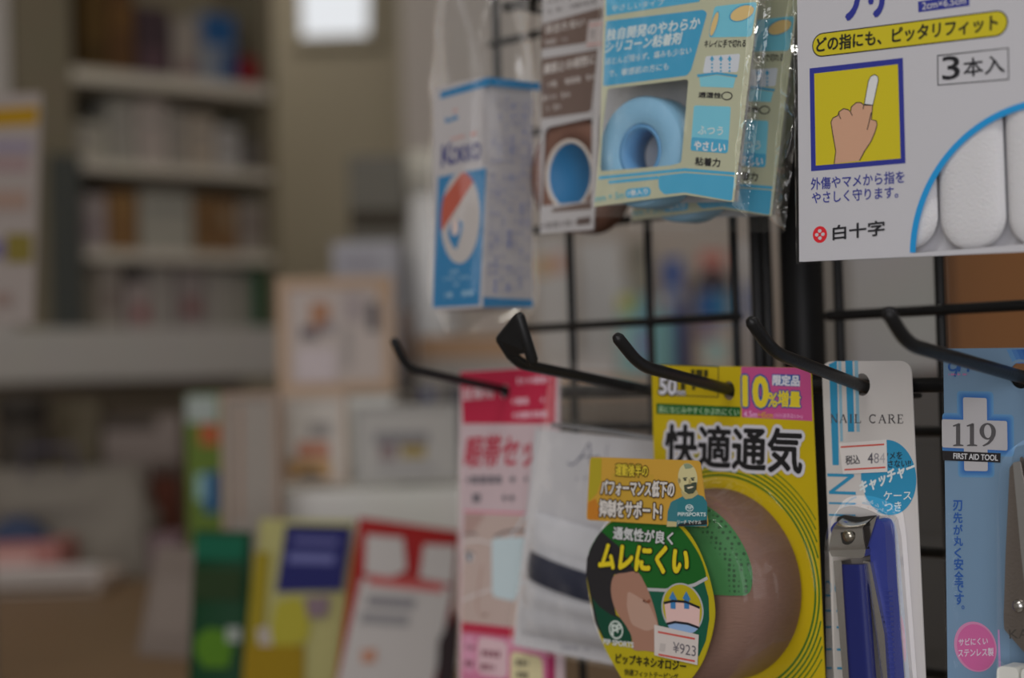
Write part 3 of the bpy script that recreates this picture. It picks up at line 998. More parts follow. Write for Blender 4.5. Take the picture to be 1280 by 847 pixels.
# ------------------------------------------------------------------ hooks
def hook(label, hole, h, bend, tip, r=.0019, endhook=False, plate=False):
    """rod through the card's hole at offset h from the grid, running square to the grid, bend and upturned tip given by where they stand"""
    Hp = gp(hole[0], hole[1], h)
    side = T

    def onp(px, py):
        d = ray(px, py)
        return CAM + d * ((Hp - CAM).dot(side) / d.dot(side))
    Bp, Tp = onp(*bend), onp(*tip)
    din = (Hp - Bp).normalized()
    k = h / max(1e-6, -(din.dot(N)))
    k = (h - HB) / max(1e-6, -(din.dot(N)))
    base = Hp + din * (k - .004)
    fr = Fr(base, T)
    root = empty('display_hook', fr, label, 'hook', 'black display hooks')
    a = (Bp - base).normalized(); c_ = (Tp - Bp).normalized()
    L = .007
    pts = [base]
    for q in range(9):
        t = q / 8
        pts.append((Bp - a * L) * (1 - t) ** 2 + Bp * 2 * t * (1 - t) + (Bp + c_ * L) * t * t)
    pts.append(Tp)
    m = MB(); m.tube([fr.loc(p) for p in pts], r, BLACK, 14)
    m.build('rod', root)
    m = MB()
    bl = fr.loc(base)
    zb = zc - base.z
    if h < .06:
        m.tube([(0, 0, 0), (0, .0003, -.0035)], r, BLACK, 10)
        m.build('bent_end', root)
        return root, Hp
    m.tube([(0, 0, 0), (0, .0015, zb * .5), (0, .0015, zb - .0078)], r, BLACK, 10)
    m.box(-.005, .005, -.003, .007, zb - .005, zb - .0031, BLACK, .0008)
    m.box(-.005, .005, -.003, -.0012, zb - .005, zb + .005, BLACK, .0006)
    m.build('bar_clip', root)
    if plate:
        m = MB()
        w = .011
        p1, p0 = Tp, Bp + c_ * .004
        d2 = T * w
        zz = Vector((0, 0, 1))
        vs = [fr.loc(p) for p in (p0, p1, p1 + d2 * .9 + zz * .008, p0 + d2 * 1.0 + zz * .001)]
        th = Vector(fr.loc(fr.o + N * .0025))
        V = [Vector(v) for v in vs]
        V += [v + th for v in V]
        m.add(V, [(0, 1, 2, 3), (7, 6, 5, 4), (0, 4, 5, 1), (1, 5, 6, 2), (2, 6, 7, 3), (3, 7, 4, 0)], BLACK)
        m.tube([V[0], V[1]], r, BLACK); m.tube([V[3] + Vector((0, 0, -.003)), V[2]], r, BLACK); m.tube([V[1], V[2]], r, BLACK)
        m.build('tip_plate', root)
    return root, Hp


HR = .0023
HN, HY, HS, HW, HP = .083, .088, .08, .066, .057
hook('thin black hook furthest left, reaching over the pink eye patch pack', (630, 487), HP, (508, 460), (493, 427), .0020)
hook('black hook with a flat tip plate, above the white supporter bag', (812, 488), HW, (646, 454), (627, 424), HR, plate=True)
hook('black hook through the hole of the yellow tape pack', (912, 487), HY, (800, 457), (773, 423), HR)
hook('black hook through the hole of the nail clipper card', (1077, 482), HN, (967, 440), (940, 403), HR)
hook('black hook through the hole of the blue scissors pack, rightmost', (1278, 471), HS, (1134, 430), (1112, 393), HR)


def hang(name, label, cat, h, hole, tilt=0.0, yaw=0.0, group=None):
    o = gp(hole[0], hole[1], h)
    x = T.copy()
    if yaw:
        x = Matrix.Rotation(yaw, 3, 'Z') @ x
    fr = Fr(o, x)
    return empty(name, fr, label, cat, group), fr


CLEAR = film_mat('clear_film', 1.2, .10, .30, 60)
CLEARW = film_mat('clear_wrinkled_film', 1.32, .07, .6, 75)
CRINK = film_mat('crinkled_seam_film', 1.8, .04, 1.0, 140)
DOME = film_mat('clear_blister', 1.24, .06, .05, 30)
WHITE = fg(158, 157, 161)
INK = fg(26, 26, 30)

# ================================================================== finger sleeve package (top right)
FK, FW_ = 0.86, 1.0
root, fr = hang('finger_sleeve_package', 'white package of three cotton finger sleeves with a yellow picture of a bandaged finger', 'medical package', .12, (1195, -160))
NAVY = fg(42, 48, 128)
YEL = fx(156, 144, 28)
BLU = fg(30, 132, 190)
sheet = [(995, -190), (1405, -215), (1400, 309), (999, 327)]
b = MB(); b.slab([fr.uvs(sheet)], fg(150, 149, 153), .002, .0024); b.build('back_sheet', root)
# window circle in uv at the front sheet
OF = .0055
A_, B_, C_ = [Vector(fr.uv(x, y, OF)) for x, y in ((1141, 318), (1177, 205), (1280, 132))]


def circ3(a, b, c):
    d = 2 * (a.x * (b.y - c.y) + b.x * (c.y - a.y) + c.x * (a.y - b.y))
    ux = ((a.length_squared) * (b.y - c.y) + b.length_squared * (c.y - a.y) + c.length_squared * (a.y - b.y)) / d
    uy = ((a.length_squared) * (c.x - b.x) + b.length_squared * (a.x - c.x) + c.length_squared * (b.x - a.x)) / d
    o = Vector((ux, uy))
    return o, (a - o).length


cc, cr_ = circ3(A_, B_, C_)
b = MB()
so = fr.uvs(sheet, OF)
vb = fr.uv(1141, 318, OF)[1]
ur = fr.uv(1385, 200, OF)[0]
hole = []
for k in range(81):
    t = math.radians(20 + 190 * k / 80)
    p = (cc.x + cr_ * math.cos(t), cc.y + cr_ * math.sin(t))
    if p[1] > vb and p[0] < ur:
        hole.append(p)
hole = [(hole[0][0], vb + .0004)] + hole + [(hole[-1][0], vb + .0004)]
b.slab([so, hole], WHITE, -OF, -OF + .0002)
for k in range(80):
    pass
ring = [p for p in hole[1:-1]]
rin = [(cc.x + (p[0] - cc.x) * (1 - .0011 / cr_), cc.y + (p[1] - cc.y) * (1 - .0011 / cr_)) for p in ring]
rout = [(cc.x + (p[0] - cc.x) * (1 + .0011 / cr_), cc.y + (p[1] - cc.y) * (1 + .0011 / cr_)) for p in ring]
b.fill([rout + rin[::-1]], BLU, -OF - LAY)
pen = lambda *a, **k: text(b, fr, *a, off=OF, **k)
pen('フリー', (1056, 26), (1142, 13), (1053, -18), NAVY, bold=.05)
poly(b, fr, [(1147.5, 2), (1211, -8), (1212, 7), (1148, 15.5)], NAVY, 1, OF)
pen('2cm×6.5cm', (1153, 12.2), (1207.5, 4.6), (1153, 3.2), WHITE, bold=.02)
a1, a2 = fr.uv(1028, 56, OF), fr.uv(1245, 29.5, OF)
rr = abs(fr.uv(1028, 41, OF)[1] - fr.uv(1028, 71, OF)[1]) / 2
b.fill([stadium(a1, a2, rr)], INK, -OF - LAY)
b.fill([stadium(a1, a2, rr - .00042)], YEL, -OF - 2 * LAY)
pen('どの指にも、ピッタリフィット', (1021, 65.5), (1247, 37.5), (1021.5, 47.5), fg(30, 30, 24), bold=.035)
poly(b, fr, [(1012, 85.5), (1128.7, 72.3), (1132, 204), (1014, 214)], NAVY, 1, OF)
poly(b, fr, [(1018, 92), (1122.6, 80.3), (1126, 198), (1020, 207)], fx(156, 144, 26), 2, OF)
cz = cropper(960, 0, 2.49)
handp = [(207, 509), (212, 470), (203, 420), (197, 380), (203, 367), (218, 360), (222, 348), (236, 338), (250, 341), (258, 348), (261, 332), (276, 319), (290, 319), (300, 327), (327, 328), (323, 372), (338, 376), (341, 388), (334, 412), (322, 440), (302, 470), (286, 500)]
hp = [cz(*p) for p in handp]
cxy = (sum(p[0] for p in hp) / len(hp), sum(p[1] for p in hp) / len(hp))
out_ = fr.uvs(hp, OF)
b.fill([out_], fx(156, 121, 100), -OF - 3 * LAY)
wl = .00032
b.fill([stroke(out_ + [], wl)], INK, -OF - 4 * LAY)
tipp = [(301, 324), (314, 252), (321, 238), (333, 232), (343, 238), (345, 250), (328, 327)]
b.fill([fr.uvs([cz(*p) for p in tipp], OF)], fg(188, 188, 172), -OF - 4 * LAY)
b.fill([stroke(fr.uvs([cz(*p) for p in tipp + tipp[:1]], OF), wl * .8)], INK, -OF - 5 * LAY)
for ln in ([(222, 348), (223, 360), (228, 370)], [(261, 332), (258, 348), (264, 360)], [(300, 327), (297, 340)], [(323, 350), (316, 380), (310, 404)]):
    b.fill([stroke(fr.uvs([cz(*p) for p in ln], OF), wl * .9)], INK, -OF - 5 * LAY)
pen('外傷やマメから指を', (1014, 237.5), (1131, 228.5), (1014, 222.5), NAVY, bold=.012)
pen('やさしく守ります。', (1015.4, 254.5), (1123, 247), (1015.4, 240), NAVY, bold=.012)
lc = fr.uv(1025, 293, OF)
b.fill([ell(lc, .0029)], fg(196, 34, 44), -OF - LAY)
for k in range(4):
    a = math.radians(90 * k)
    b.fill([ell((lc[0] + .00125 * math.cos(a), lc[1] + .00125 * math.sin(a)), .00075, .00062, 14)], WHITE, -OF - 2 * LAY)
pen('白十字', (1041.5, 300), (1105.8, 293.5), (1041.5, 282), INK, bold=.03)
bx = [(1171.6, 69), (1261, 59.4), (1261.6, 99.6), (1172, 107)]
frame_loop(b, fr, bx, 1.2, INK, 2, OF)
pen('3', (1178.5, 100), (1200, 98), (1178, 71.5), INK, bold=.015)
pen('本入', (1205, 96.5), (1256, 90.5), (1204.5, 74), INK, bold=.015)
b.build('printed_front', root)
COT = raw('cotton_knit', alb((166, 165, 168), KF), .95, bump=1.0, scale=1600, var=.08)
for (xa, xb, y1) in ((1090, 1171.5, 312), (1175, 1257, 311), (1260.5, 1345, 308)):
    m = MB()
    pA, pB = fr.uv(xa, 300, 0.003), fr.uv(xb, 300, 0.003)
    top = fr.uv((xa + xb) / 2, -20, .003)[1]
    bot = fr.uv((xa + xb) / 2, y1, .003)[1]
    w = (pB[0] - pA[0]) / 2
    cx = (pA[0] + pB[0]) / 2

    def cap(s, t, sg, cx=cx, w=w, bot=bot, top=top):
        z = bot + (top - bot) * t
        e = 1.0
        rad = w * .9
        if z - bot < rad:
            e = math.sqrt(max(0, 1 - ((rad - (z - bot)) / rad) ** 2))
        xw = w * (e ** .8)
        x = -1 + 2 * s
        prof = max(0, 1 - abs(x) ** 3.2) ** .5
        return (cx + x * xw, -.0004 - .0016 + -sg * .0029 * prof * (e ** .6), z)
    m.surf(lambda s, t: cap(s, t * t, 1), 20, 50, COT)
    m.surf(lambda s, t: cap(s, t * t, -.5), 20, 50, COT)
    m.build('finger_sleeve', root)
film(fr, [(989, -190), (1408, -215), (1403, 309), (995, 330)], OF + .0006, .0010, .0007, CLEAR, 'clear_pouch', root, 50, 60, 3.1, back=.003)
m = MB()
film(fr, [(989, -190), (997, -190), (1002, 329), (995, 330)], .0035, .0, .0012, CLEARW, 'side_seam', root, 3, 120, 5.0)

# ================================================================== surgical tape pouches (blue)
FK, FW_ = 0.86, 0.92
CY, CYD, CREAM = fx(58, 127, 155), fx(50, 119, 149), fx(140, 141, 120)
cb = cropper(640, 0, 2.733)
ROLLB = raw('blue_tape', alb((98, 135, 158), KF), .6, bump=.3, scale=900)
CORE = raw('blue_core', alb((70, 112, 146), KF), .5)
CARD_IN = raw('core_card', alb((120, 122, 140), KF), .6)


def blue_pouch(label, h, dx, dy, detail, yaw=0.0):
    root, fr = hang('surgical_tape_pouch', label, 'medical tape', h, (850 + dx, -120 + dy), yaw=yaw, group='pale blue surgical tape pouches')
    P = lambda x, y: (cb(x, y)[0] + dx, cb(x, y)[1] + dy)
    PP = lambda *pts: [P(*p) for p in pts]
    b = MB()
    outer = fr.uvs(PP((322, -340), (905, -350), (842, 0), (757, 690), (590, 665), (440, 684), (281, 706), (300, 480), (315, 0)))
    win = rpoly(fr.uvs(PP((326, 303), (603, 270), (578, 556), (540, 565), (300, 585), (308, 440))), .0015)
    b.slab([outer, win], CREAM, 0, .0003)
    tx = lambda body, BL, BR, TL, mat, **k: text(b, fr, body, P(*BL), P(*BR), P(*TL), mat, **k)
    poly(b, fr, PP((318, -330), (690, -340), (640, 6), (322, 54)), CY)
    poly(b, fr, PP((322, 72), (655, 33), (667, 45), (612, 240), (598, 258), (312, 294)), CYD, r=.001)
    Wt = fx(158, 172, 180)
    tx('独自開発のやわらか', (322, 140), (640, 98), (328, 100), Wt, bold=.03)
    tx('シリコーン粘着剤', (318, 182), (575, 150), (326, 142), Wt, bold=.03)
    if detail:
        tx('ほとんど残らず、痛みも少ない', (320, 222), (612, 184), (323, 198), Wt, bold=.01)
        tx('で、敏感肌の方にも', (330, 264), (535, 238), (333, 240), Wt, bold=.01)
        tx('やさしいタイプ', (340, 40), (520, 18), (343, 18), Wt)
    # hand picture
    poly(b, fr, PP((692, 22), (838, 6), (818, 125), (672, 128)), fg(100, 168, 186), r=.0015)
    b.fill([ell(fr.uv(*P(692, 82)), .0016, .0050, 20, rot=-.4)], CYD, -2 * LAY); b.fill([ell(fr.uv(*P(692, 82)), .0013, .0046, 20, rot=-.4)], fg(196, 164, 110), -3 * LAY)
    b.fill([ell(fr.uv(*P(785, 45)), .0058, .0030, 24, rot=.1)], CYD, -2 * LAY); b.fill([ell(fr.uv(*P(787, 45)), .0054, .0026, 24, rot=.1)], fg(196, 164, 110), -3 * LAY)
    tx('キレイに手で切れる', (657, 163), (798, 161), (660, 137), INK, bold=.015)
    poly(b, fr, PP((662, 192), (780, 183), (772, 246), (652, 250)), fg(170, 174, 180), r=.001)
    for k in range(3):
        x = 684 + 30 * k
        for q in range(4):
            poly(b, fr, PP((x - 3, 246 - 12 * q), (x + 3, 246 - 12 * q), (x + 3, 240 - 12 * q), (x - 3, 240 - 12 * q)), CYD, 2)
        poly(b, fr, PP((x - 8, 204), (x, 190), (x + 8, 204)), CYD, 2)
    poly(b, fr, PP((633, 254), (700, 246), (772, 256), (768, 264), (700, 254), (634, 264)), CYD, 2)
    poly(b, fr, PP((640, 264), (700, 256), (764, 266), (756, 300), (644, 296)), fg(110, 172, 186), 1)
    tx('透湿性◯', (637, 337), (752, 342), (640, 310), INK, bold=.03)
    poly(b, fr, PP((622, 360), (748, 364), (738, 522), (610, 512)), fg(104, 170, 188), 1, r=.001)
    tx('ふつう', (635, 458), (720, 462), (638, 430), fg(172, 196, 200), bold=.03)
    poly(b, fr, PP((614, 468), (741, 478), (735, 524), (610, 514)), CY, 2, r=.001)
    tx('やさしい', (622, 511), (728, 519), (625, 481), fg(190, 205, 212), bold=.04)
    tx('粘着力', (625, 564), (710, 570), (628, 536), INK, bold=.03)
    poly(b, fr, PP((297, 602), (590, 574), (762, 588), (761, 598), (590, 585), (296, 613)), CY)
    poly(b, fr, PP((330, 617), (500, 600), (500, 612), (330, 628)), CY)
    poly(b, fr, PP((500, 600), (590, 590), (760, 602), (752, 686), (590, 657), (520, 664), (502, 645)), CY, r=.0012)
    tx('mm × 5m', (284, 690), (384, 676), (284, 668), fg(84, 150, 160), bold=.02)
    poly(b, fr, PP((388, 646), (474, 638), (474, 669), (388, 677)), CY, 1, r=.002)
    tx('1巻入り', (398, 669), (464, 663), (398, 650), fg(180, 200, 206), bold=.03)
    b.build('printed_sheet', root)
    # tape roll behind the window
    rc = fr.uv(*P(448, 520), -.006)
    R0 = abs(fr.uv(*P(448, 330), -.006)[1] - fr.uv(*P(448, 712), -.006)[1]) / 2
    m = MB()
    r1 = R0 * .50
    m.lathe([(R0 * .97, -.004), (R0, -.005), (R0, -.017), (R0 * .97, -.018), (r1, -.018), (r1, -.004), (r1 + .0006, -.0035), (R0 * .96, -.0035)], ROLLB, (rc[0], 0, rc[1]), 'y', 48, closed=True, sx=.97)
    tr = m.build('tape_roll', root)
    m = MB()
    m.lathe([(r1 - .0002, -.004), (r1 - .0002, -.018), (r1 - .0018, -.018), (r1 - .0018, -.004)], CORE, (rc[0], 0, rc[1]), 'y', 40, closed=True, sx=.97)
    m.build('core', tr)
    m = MB(); q = fr.uvs(PP((318, -300), (880, -350), (770, 688), (300, 700)), -.0195)
    m.slab([q], raw('backing_paper', alb((132, 132, 134), KF), .7), .0195, .0199)
    m.build('backing_sheet', root)
    film(fr, PP((308, -360), (935, -370), (800, 747), (272, 742)), .0006, .0026, .0016, CLEARW, 'clear_pouch', root, 44, 60, dx + 2.2, back=.0205)
    film(fr, PP((846, -360), (928, -370), (806, 742), (752, 700)), .0042, .0006, .0045, CRINK, 'crinkled_seam', root, 14, 90, dx + 6.0)
    return root


# built far one first so that the near pouch overlaps it
blue_pouch('pale blue surgical tape pouch behind another one, only its right side showing', .085, 47, 17.6, False)
blue_pouch('pale blue surgical tape pouch hanging in front, with its roll in the window', .112, 0, 0, True)

# ================================================================== brown tape pouch
FK, FW_ = 0.76, 0.93
root, fr = hang('brown_tape_pouch', 'white and brown pouch with a flesh-brown tape roll on a blue core', 'medical tape', .075, (712, -120))
BR_ = fx(84, 70, 64)
b = MB()
cbr = cropper(660, 0, 5.645)
cb6 = cropper(660, 140, 5.29)
LG = fg(150, 147, 147)
win = fr.uvs([(681, 160), (740, 147), (738.5, 251), (677, 257.5)])
b.slab([fr.uvs([(677, -150), (770, -160), (757, 0), (742, 287), (675, 291.5), (678, 0)]), rpoly(win, .0008)], LG, 0, .0003)
Q = lambda *p: [cbr(*a) for a in p]
dashes(b, fr, cbr(140, 28), cbr(480, -40), 5, fg(104, 100, 100), seed=3)
dashes(b, fr, cbr(140, 98), cbr(480, 20), 5, fg(112, 108, 108), seed=4)
poly(b, fr, Q((105, 168), (530, 50), (520, 285), (88, 348)), BR_)
WT = fg(170, 164, 160)
text(b, fr, '目立たない', cbr(128, 238), cbr(396, 182), cbr(134, 178), WT, bold=.03)
dashes(b, fr, cbr(125, 318), cbr(300, 288), 6, fg(140, 132, 128), seed=5)
poly(b, fr, Q((96, 415), (492, 350), (448, 770), (430, 790), (96, 838)), BR_, r=.0006)
text(b, fr, '素肌との相性に', cbr(112, 525), cbr(474, 450), cbr(116, 455), WT, bold=.03)
dashes(b, fr, cbr(105, 625), cbr(465, 560), 7, fg(150, 142, 138), seed=6)
dashes(b, fr, cbr(108, 712), cbr(300, 684), 7, fg(150, 142, 138), seed=7)
dashes(b, fr, cbr(112, 790), cbr(240, 768), 7, fg(146, 138, 134), seed=8)
poly(b, fr, [cb6(*a) for a in ((160, 640), (420, 592), (420, 640), (160, 662))], BR_)
dashes(b, fr, cb6(90, 775), cb6(310, 750), 8, fg(116, 112, 112), seed=9)
poly(b, fr, [cb6(*a) for a in ((322, 705), (414, 690), (414, 740), (322, 750))], fg(84, 72, 68), r=.0005)
b.build('printed_sheet', root)
m = MB()
q = [cbr(*a) for a in ((428, 145), (532, 130), (524, 328), (408, 340))]
m.slab([fr.uvs(q, .0004)], fg(156, 148, 146), -.0004, -.0003)
line(m, fr, [cbr(432, 180), cbr(528, 165)], 1.4, fg(190, 120, 112), 2, .0004)
line(m, fr, [cbr(416, 318), cbr(522, 305)], 1.4, fg(190, 120, 112), 2, .0004)
dashes(m, fr, cbr(462, 290), cbr(470, 210), 4, fg(110, 106, 106), off=.0004, seed=2)
m.build('price_sticker', root)
rc = fr.uv(715, 219, -.004)
RB = abs(fr.uv(713, 146, -.004)[1] - fr.uv(713, 290, -.004)[1]) / 2
m = MB(); m.lathe([(RB, -.002), (RB, -.02), (RB * .62, -.02), (RB * .62, -.002)], raw('brown_tape', alb((90, 63, 52), KF), .7, bump=.3, scale=900), (rc[0], 0, rc[1]), 'y', 48, closed=True, sx=.9); tr = m.build('tape_roll', root)
m = MB(); m.lathe([(RB * .62, -.0018), (RB * .62, -.02), (RB * .56, -.02), (RB * .56, -.0018)], fg(176, 168, 160), (rc[0], 0, rc[1]), 'y', 40, closed=True, sx=.9)
m.lathe([(RB * .56, -.003), (RB * .56, -.0205), (.0001, -.0205)], fx(33, 84, 122), (rc[0], 0, rc[1]), 'y', 40, sx=.9)
m.build('blue_core', tr)
m = MB(); m.slab([fr.uvs([(680, -140), (764, -150), (738, 285), (678, 290)], -.0215)], raw('backing_paper', alb((132, 132, 134), KF), .7), .0215, .0218); m.build('backing_sheet', root)
film(fr, [(672, -160), (776, -170), (748, 296), (670, 300)], .0006, .0016, .0010, CLEAR, 'clear_pouch', root, 30, 50, 8.0, back=.0222)

# ================================================================== blue and white carton in a clear bag (left top)
FK, FW_ = 0.70, 0.89
YK = .715
top, bot = at(612, 94, YK), at(603.5, 384, YK)
zk = (top - bot).normalized()
hk = (top - bot).length
d1 = Vector((math.cos(math.radians(45)), -math.sin(math.radians(45)), 0))
d2 = Vector((math.cos(math.radians(45)), math.sin(math.radians(45)), 0))
f1, f2 = Fr(bot, d1, zk), Fr(bot, d2, zk)
root = empty('bandage_carton', f1, 'tall blue and white carton with a round picture, hanging in a clear bag', 'medical carton')
KB1 = fx(26, 88, 125)
WKL = fg(152, 148, 148)
wl_ = -f1.uv(541.5, 383)[0]
wr_ = f2.uv(666, 384)[0]
m = MB()
# body: box corner at local origin, extends -x (left face width) and +y
d2l = Vector((d2.dot(f1.x), d2.dot(f1.y), d2.dot(f1.z)))
base4 = [Vector((-wl_, 0, 0)), Vector((0, 0, 0)), d2l * wr_, Vector((-wl_, 0, 0)) + d2l * wr_]
topv = Vector((0, 0, hk))
m.add(base4 + [p + topv for p in base4], [(0, 1, 5, 4), (1, 2, 6, 5), (2, 3, 7, 6), (3, 0, 4, 7), (0, 3, 2, 1), (4, 5, 6, 7)], WKL)
m.build('carton', root)
m = MB()
ck = cropper(530, 80, 4.706)
ck4 = cropper(530, 230, 4.98)
poly(m, f1, [ck(97, 165), ck(384, 76), ck(384, 128), ck(95, 205)], KB1)
poly(m, f1, [ck(128, 334), ck(200, 306), ck(200, 322), ck(128, 348)], KB1)
dashes(m, f1, ck(130, 342), ck(198, 320), 5, KB1, seed=12)
poly(m, f1, [ck(172, 272), ck(196, 262), ck(196, 276), ck(172, 286)], fg(188, 120, 108))
dashes(m, f1, ck(165, 452), ck(312, 415), 4, fg(190, 130, 118), seed=13)
NK = fg(46, 52, 122)
text(m, f1, 'K', ck(104, 606), ck(168, 590), ck(108, 478), NK, bold=.02)
text(m, f1, 'OKKO', ck(160, 590), ck(334, 556), ck(160, 494), NK, bold=.03)
poly(m, f1, [ck(84, 664), ck(366, 610), ck4(345, 752), ck4(54, 768)], KB1)
ec = f1.uv(575.5, 272)
erx = (f1.uv(600, 272)[0] - f1.uv(551, 272)[0]) / 2
ery = (f1.uv(575, 219)[1] - f1.uv(575, 333)[1]) / 2
m.fill([ell(ec, erx, ery, 48)], fg(158, 152, 148), -2 * LAY)
band = []
rc_, rs_ = [], []
e_in = lambda t: (ec[0] + erx * math.cos(t), ec[1] + ery * math.sin(t))
A1 = [e_in(math.radians(a)) for a in range(45, 61, 3)]
A2 = [e_in(math.radians(a)) for a in range(170, 191, 4)]
A1 = [e_in(math.radians(a)) for a in range(48, 85, 4)]
A2 = [e_in(math.radians(a)) for a in range(150, 196, 5)]
m.fill([A1 + A2], fg(190, 84, 62), -3 * LAY)
m.fill([f1.uvs([ck4(150, 300), ck4(168, 240), ck4(200, 214), ck4(244, 240), ck4(238, 290), ck4(205, 405), ck4(190, 400), ck4(160, 350)])], KB1, -4 * LAY)
m.fill([ell(f1.uv(*ck4(196, 268)), .0026, .004, 20)], fg(186, 168, 160), -5 * LAY)
for y_, a_, c_, s_ in ((560, 165, 230, 21), (600, 120, 290, 22), (640, 170, 235, 23)):
    dashes(m, f1, ck4(a_, y_), ck4(c_, y_ - 12), 4, fg(120, 158, 184), 3, seed=s_)
dashes(m, f1, ck4(80, 715), ck4(310, 690), 6.5, fg(130, 164, 186), 3, seed=24)
m.build('front_print', root)
m = MB()
# right face print, built in its own frame then moved into the root's coordinates
m2 = MB()
poly(m2, f2, [(612, 96.5), (675, 103.5), (674.6, 113), (612, 107)], KB1)
poly(m2, f2, [(603.6, 371), (666.5, 374.5), (666, 383.5), (603.4, 383.5)], KB1)
for k in range(7):
    x = 617 + k * 7.6
    xb_ = x - 7.5
    y = 116 + random.uniform(0, 18)
    yend = 366
    while y < yend - 10:
        l = random.uniform(18, 60)
        y2 = min(yend, y + l)
        X = lambda yy: x + (xb_ - x) * (yy - 110) / 260
        dashes(m2, f2, (X(y), y), (X(y2), y2), 3.4 if k % 3 else 4.4, fg(108, 118, 164) if k % 2 else fg(128, 130, 152), 2, seed=k * 31 + int(y), dens=.6)
        y = y2 + random.uniform(5, 22)
conv = f1.M.inverted() @ f2.M
for f_, mi_ in zip(m2.f, m2.m):
    pass
m2.v = [tuple(conv @ Vector(v)) for v in m2.v]
m2.build('side_print', root)
# clear bag around it
m = MB()
cx_, cy_ = (base4[0] + base4[2]) / 2, None
ctr = (base4[0] + base4[2]) / 2


def bag(s, t):
    a = 2 * math.pi * s
    z = -.009 + (hk + .16) * t
    e = .0240 + .003 * noise.noise(Vector((math.cos(a) * 2.2, math.sin(a) * 2.2, t * 9)))
    pinch = min(1, .35 + t * 14) * (1 if z < hk else max(.12, 1 - (z - hk) / .10))
    wide = 1 if z < hk else 1 + (z - hk) * 2
    return (ctr.x + math.cos(a) * e * wide, ctr.y + math.sin(a) * e * pinch, z)


m.surf(bag, 48, 70, film_mat('clear_bag_film', 1.3, .12, .5, 70, haze=.03))
m.build('clear_bag', root)

# ================================================================== pink eye patch pack
FK, FW_ = 0.8, 0.94
root, fr = hang('eye_patch_pack', 'pink and red eye patch pack printed with a face wearing a white patch', 'medical package', HP, (630, 487))
PK = fx(142, 31, 54)
PB = fg(168, 150, 154)
b = MB()
c5 = cropper(560, 450, 4.235)
c6 = cropper(560, 560, 2.95)
hole_ = ell(fr.uv(631, 489), .0034, n=20)
b.slab([fr.uvs([(575, 464), (697, 457), (705, 900), (573, 900)]), hole_], PB, 0, .0015)
b.fill([fr.uvs([c5(65, 62), c5(576, 34), c5(566, 336), c5(80, 336)]), hole_], PK, -LAY)
dk = lambda a, b_, h, m_, sd: dashes(b, fr, c5(*a), c5(*b_), h, m_, 3, seed=sd)
text(b, fr, '医療用', c5(82, 212), c5(240, 200), c5(82, 150), fg(186, 160, 166), bold=.03)
for k, (y_, x0_, x1_) in enumerate(((128, 342, 540), (236, 340, 530), (310, 342, 540))):
    dk((x0_, y_), (x1_, y_ - 10), 8, fg(190, 150, 162), 40 + k)
text(b, fr, '眼帯セット', c5(84, 565), c5(560, 560), c5(108, 402), fg(176, 48, 70), bold=.025)
dk((96, 655), (440, 650), 10, fg(96, 90, 96), 51)
dk((130, 752), (365, 752), 11, fg(96, 90, 96), 52)
line(b, fr, [c6(60, 232), c6(380, 244)], 3, fg(190, 120, 136), 2)
poly(b, fr, [c6(62, 240), c6(380, 252), c6(380, 668), c6(48, 640)], fx(146, 130, 124), 1)
poly(b, fr, [c6(62, 240), c6(140, 243), c6(100, 300), c6(58, 330)], fg(152, 126, 120), 2)
# brow, patch, strap, eye, nose, mouth
b.fill([stroke(fr.uvs([c6(172, 326), c6(210, 308), c6(255, 300), c6(292, 306)]), .0012)], fg(104, 92, 92), -3 * LAY)
b.fill([stroke(fr.uvs([c6(62, 322), c6(84, 312), c6(108, 318)]), .0012)], fg(112, 98, 98), -3 * LAY)
b.fill([stroke(fr.uvs([c6(290, 240), c6(250, 300), c6(215, 345)]), .0009)], fg(170, 176, 182), -3 * LAY)
b.fill([stroke(fr.uvs([c6(160, 350), c6(110, 338), c6(60, 345)]), .0009)], fg(176, 172, 172), -3 * LAY)
b.fill([stroke(fr.uvs([c6(160, 520), c6(100, 540), c6(54, 560)]), .0009)], fg(176, 172, 172), -3 * LAY)
b.fill([rpoly(fr.uvs([c6(162, 332), c6(292, 326), c6(280, 470), c6(250, 566), c6(164, 546)]), .003)], fg(164, 178, 184), -4 * LAY)
b.fill([ell(fr.uv(*c6(80, 402)), .0026, .0022, 20)], fg(190, 184, 184), -3 * LAY)
b.fill([ell(fr.uv(*c6(79, 402)), .0015, .002, 20)], fg(70, 76, 96), -4 * LAY)
b.fill([stroke(fr.uvs([c6(64, 388), c6(80, 380), c6(98, 392)]), .0007)], fg(70, 62, 66), -4 * LAY)
b.fill([stroke(fr.uvs([c6(126, 430), c6(114, 520), c6(106, 585), c6(122, 618), c6(150, 610)]), .0009)], fg(150, 120, 110), -3 * LAY)
b.fill([ell(fr.uv(*c6(138, 614)), .0011, .0007, 14)], fg(124, 92, 86), -4 * LAY)
poly(b, fr, [c6(50, 640), c6(380, 676), c6(380, 714), c6(50, 676)], PK, 3)
poly(b, fr, [c6(50, 678), c6(380, 716), c6(380, 1000), c6(46, 1000)], fg(186, 110, 140), 2)
PT = fg(196, 158, 164)
for pts_, mt_ in ([(54, 690), (100, 690), (104, 830), (52, 820)], fg(190, 134, 158)), ([(112, 692), (222, 712), (220, 850), (108, 830)], PT), ([(232, 745), (350, 770), (352, 900), (230, 900)], fg(190, 180, 142)):
    b.fill([rpoly(fr.uvs([c6(*p) for p in pts_]), .004)], mt_, -4 * LAY)
for k, (x_, y_) in enumerate(((62, 740), (124, 765), (120, 815), (250, 800), (254, 845), (60, 800))):
    dashes(b, fr, c6(x_, y_), c6(x_ + (30 if x_ < 100 else 72), y_ + 8), 8, fg(126, 76, 88) if x_ < 240 else fg(90, 84, 70), 5, seed=60 + k)
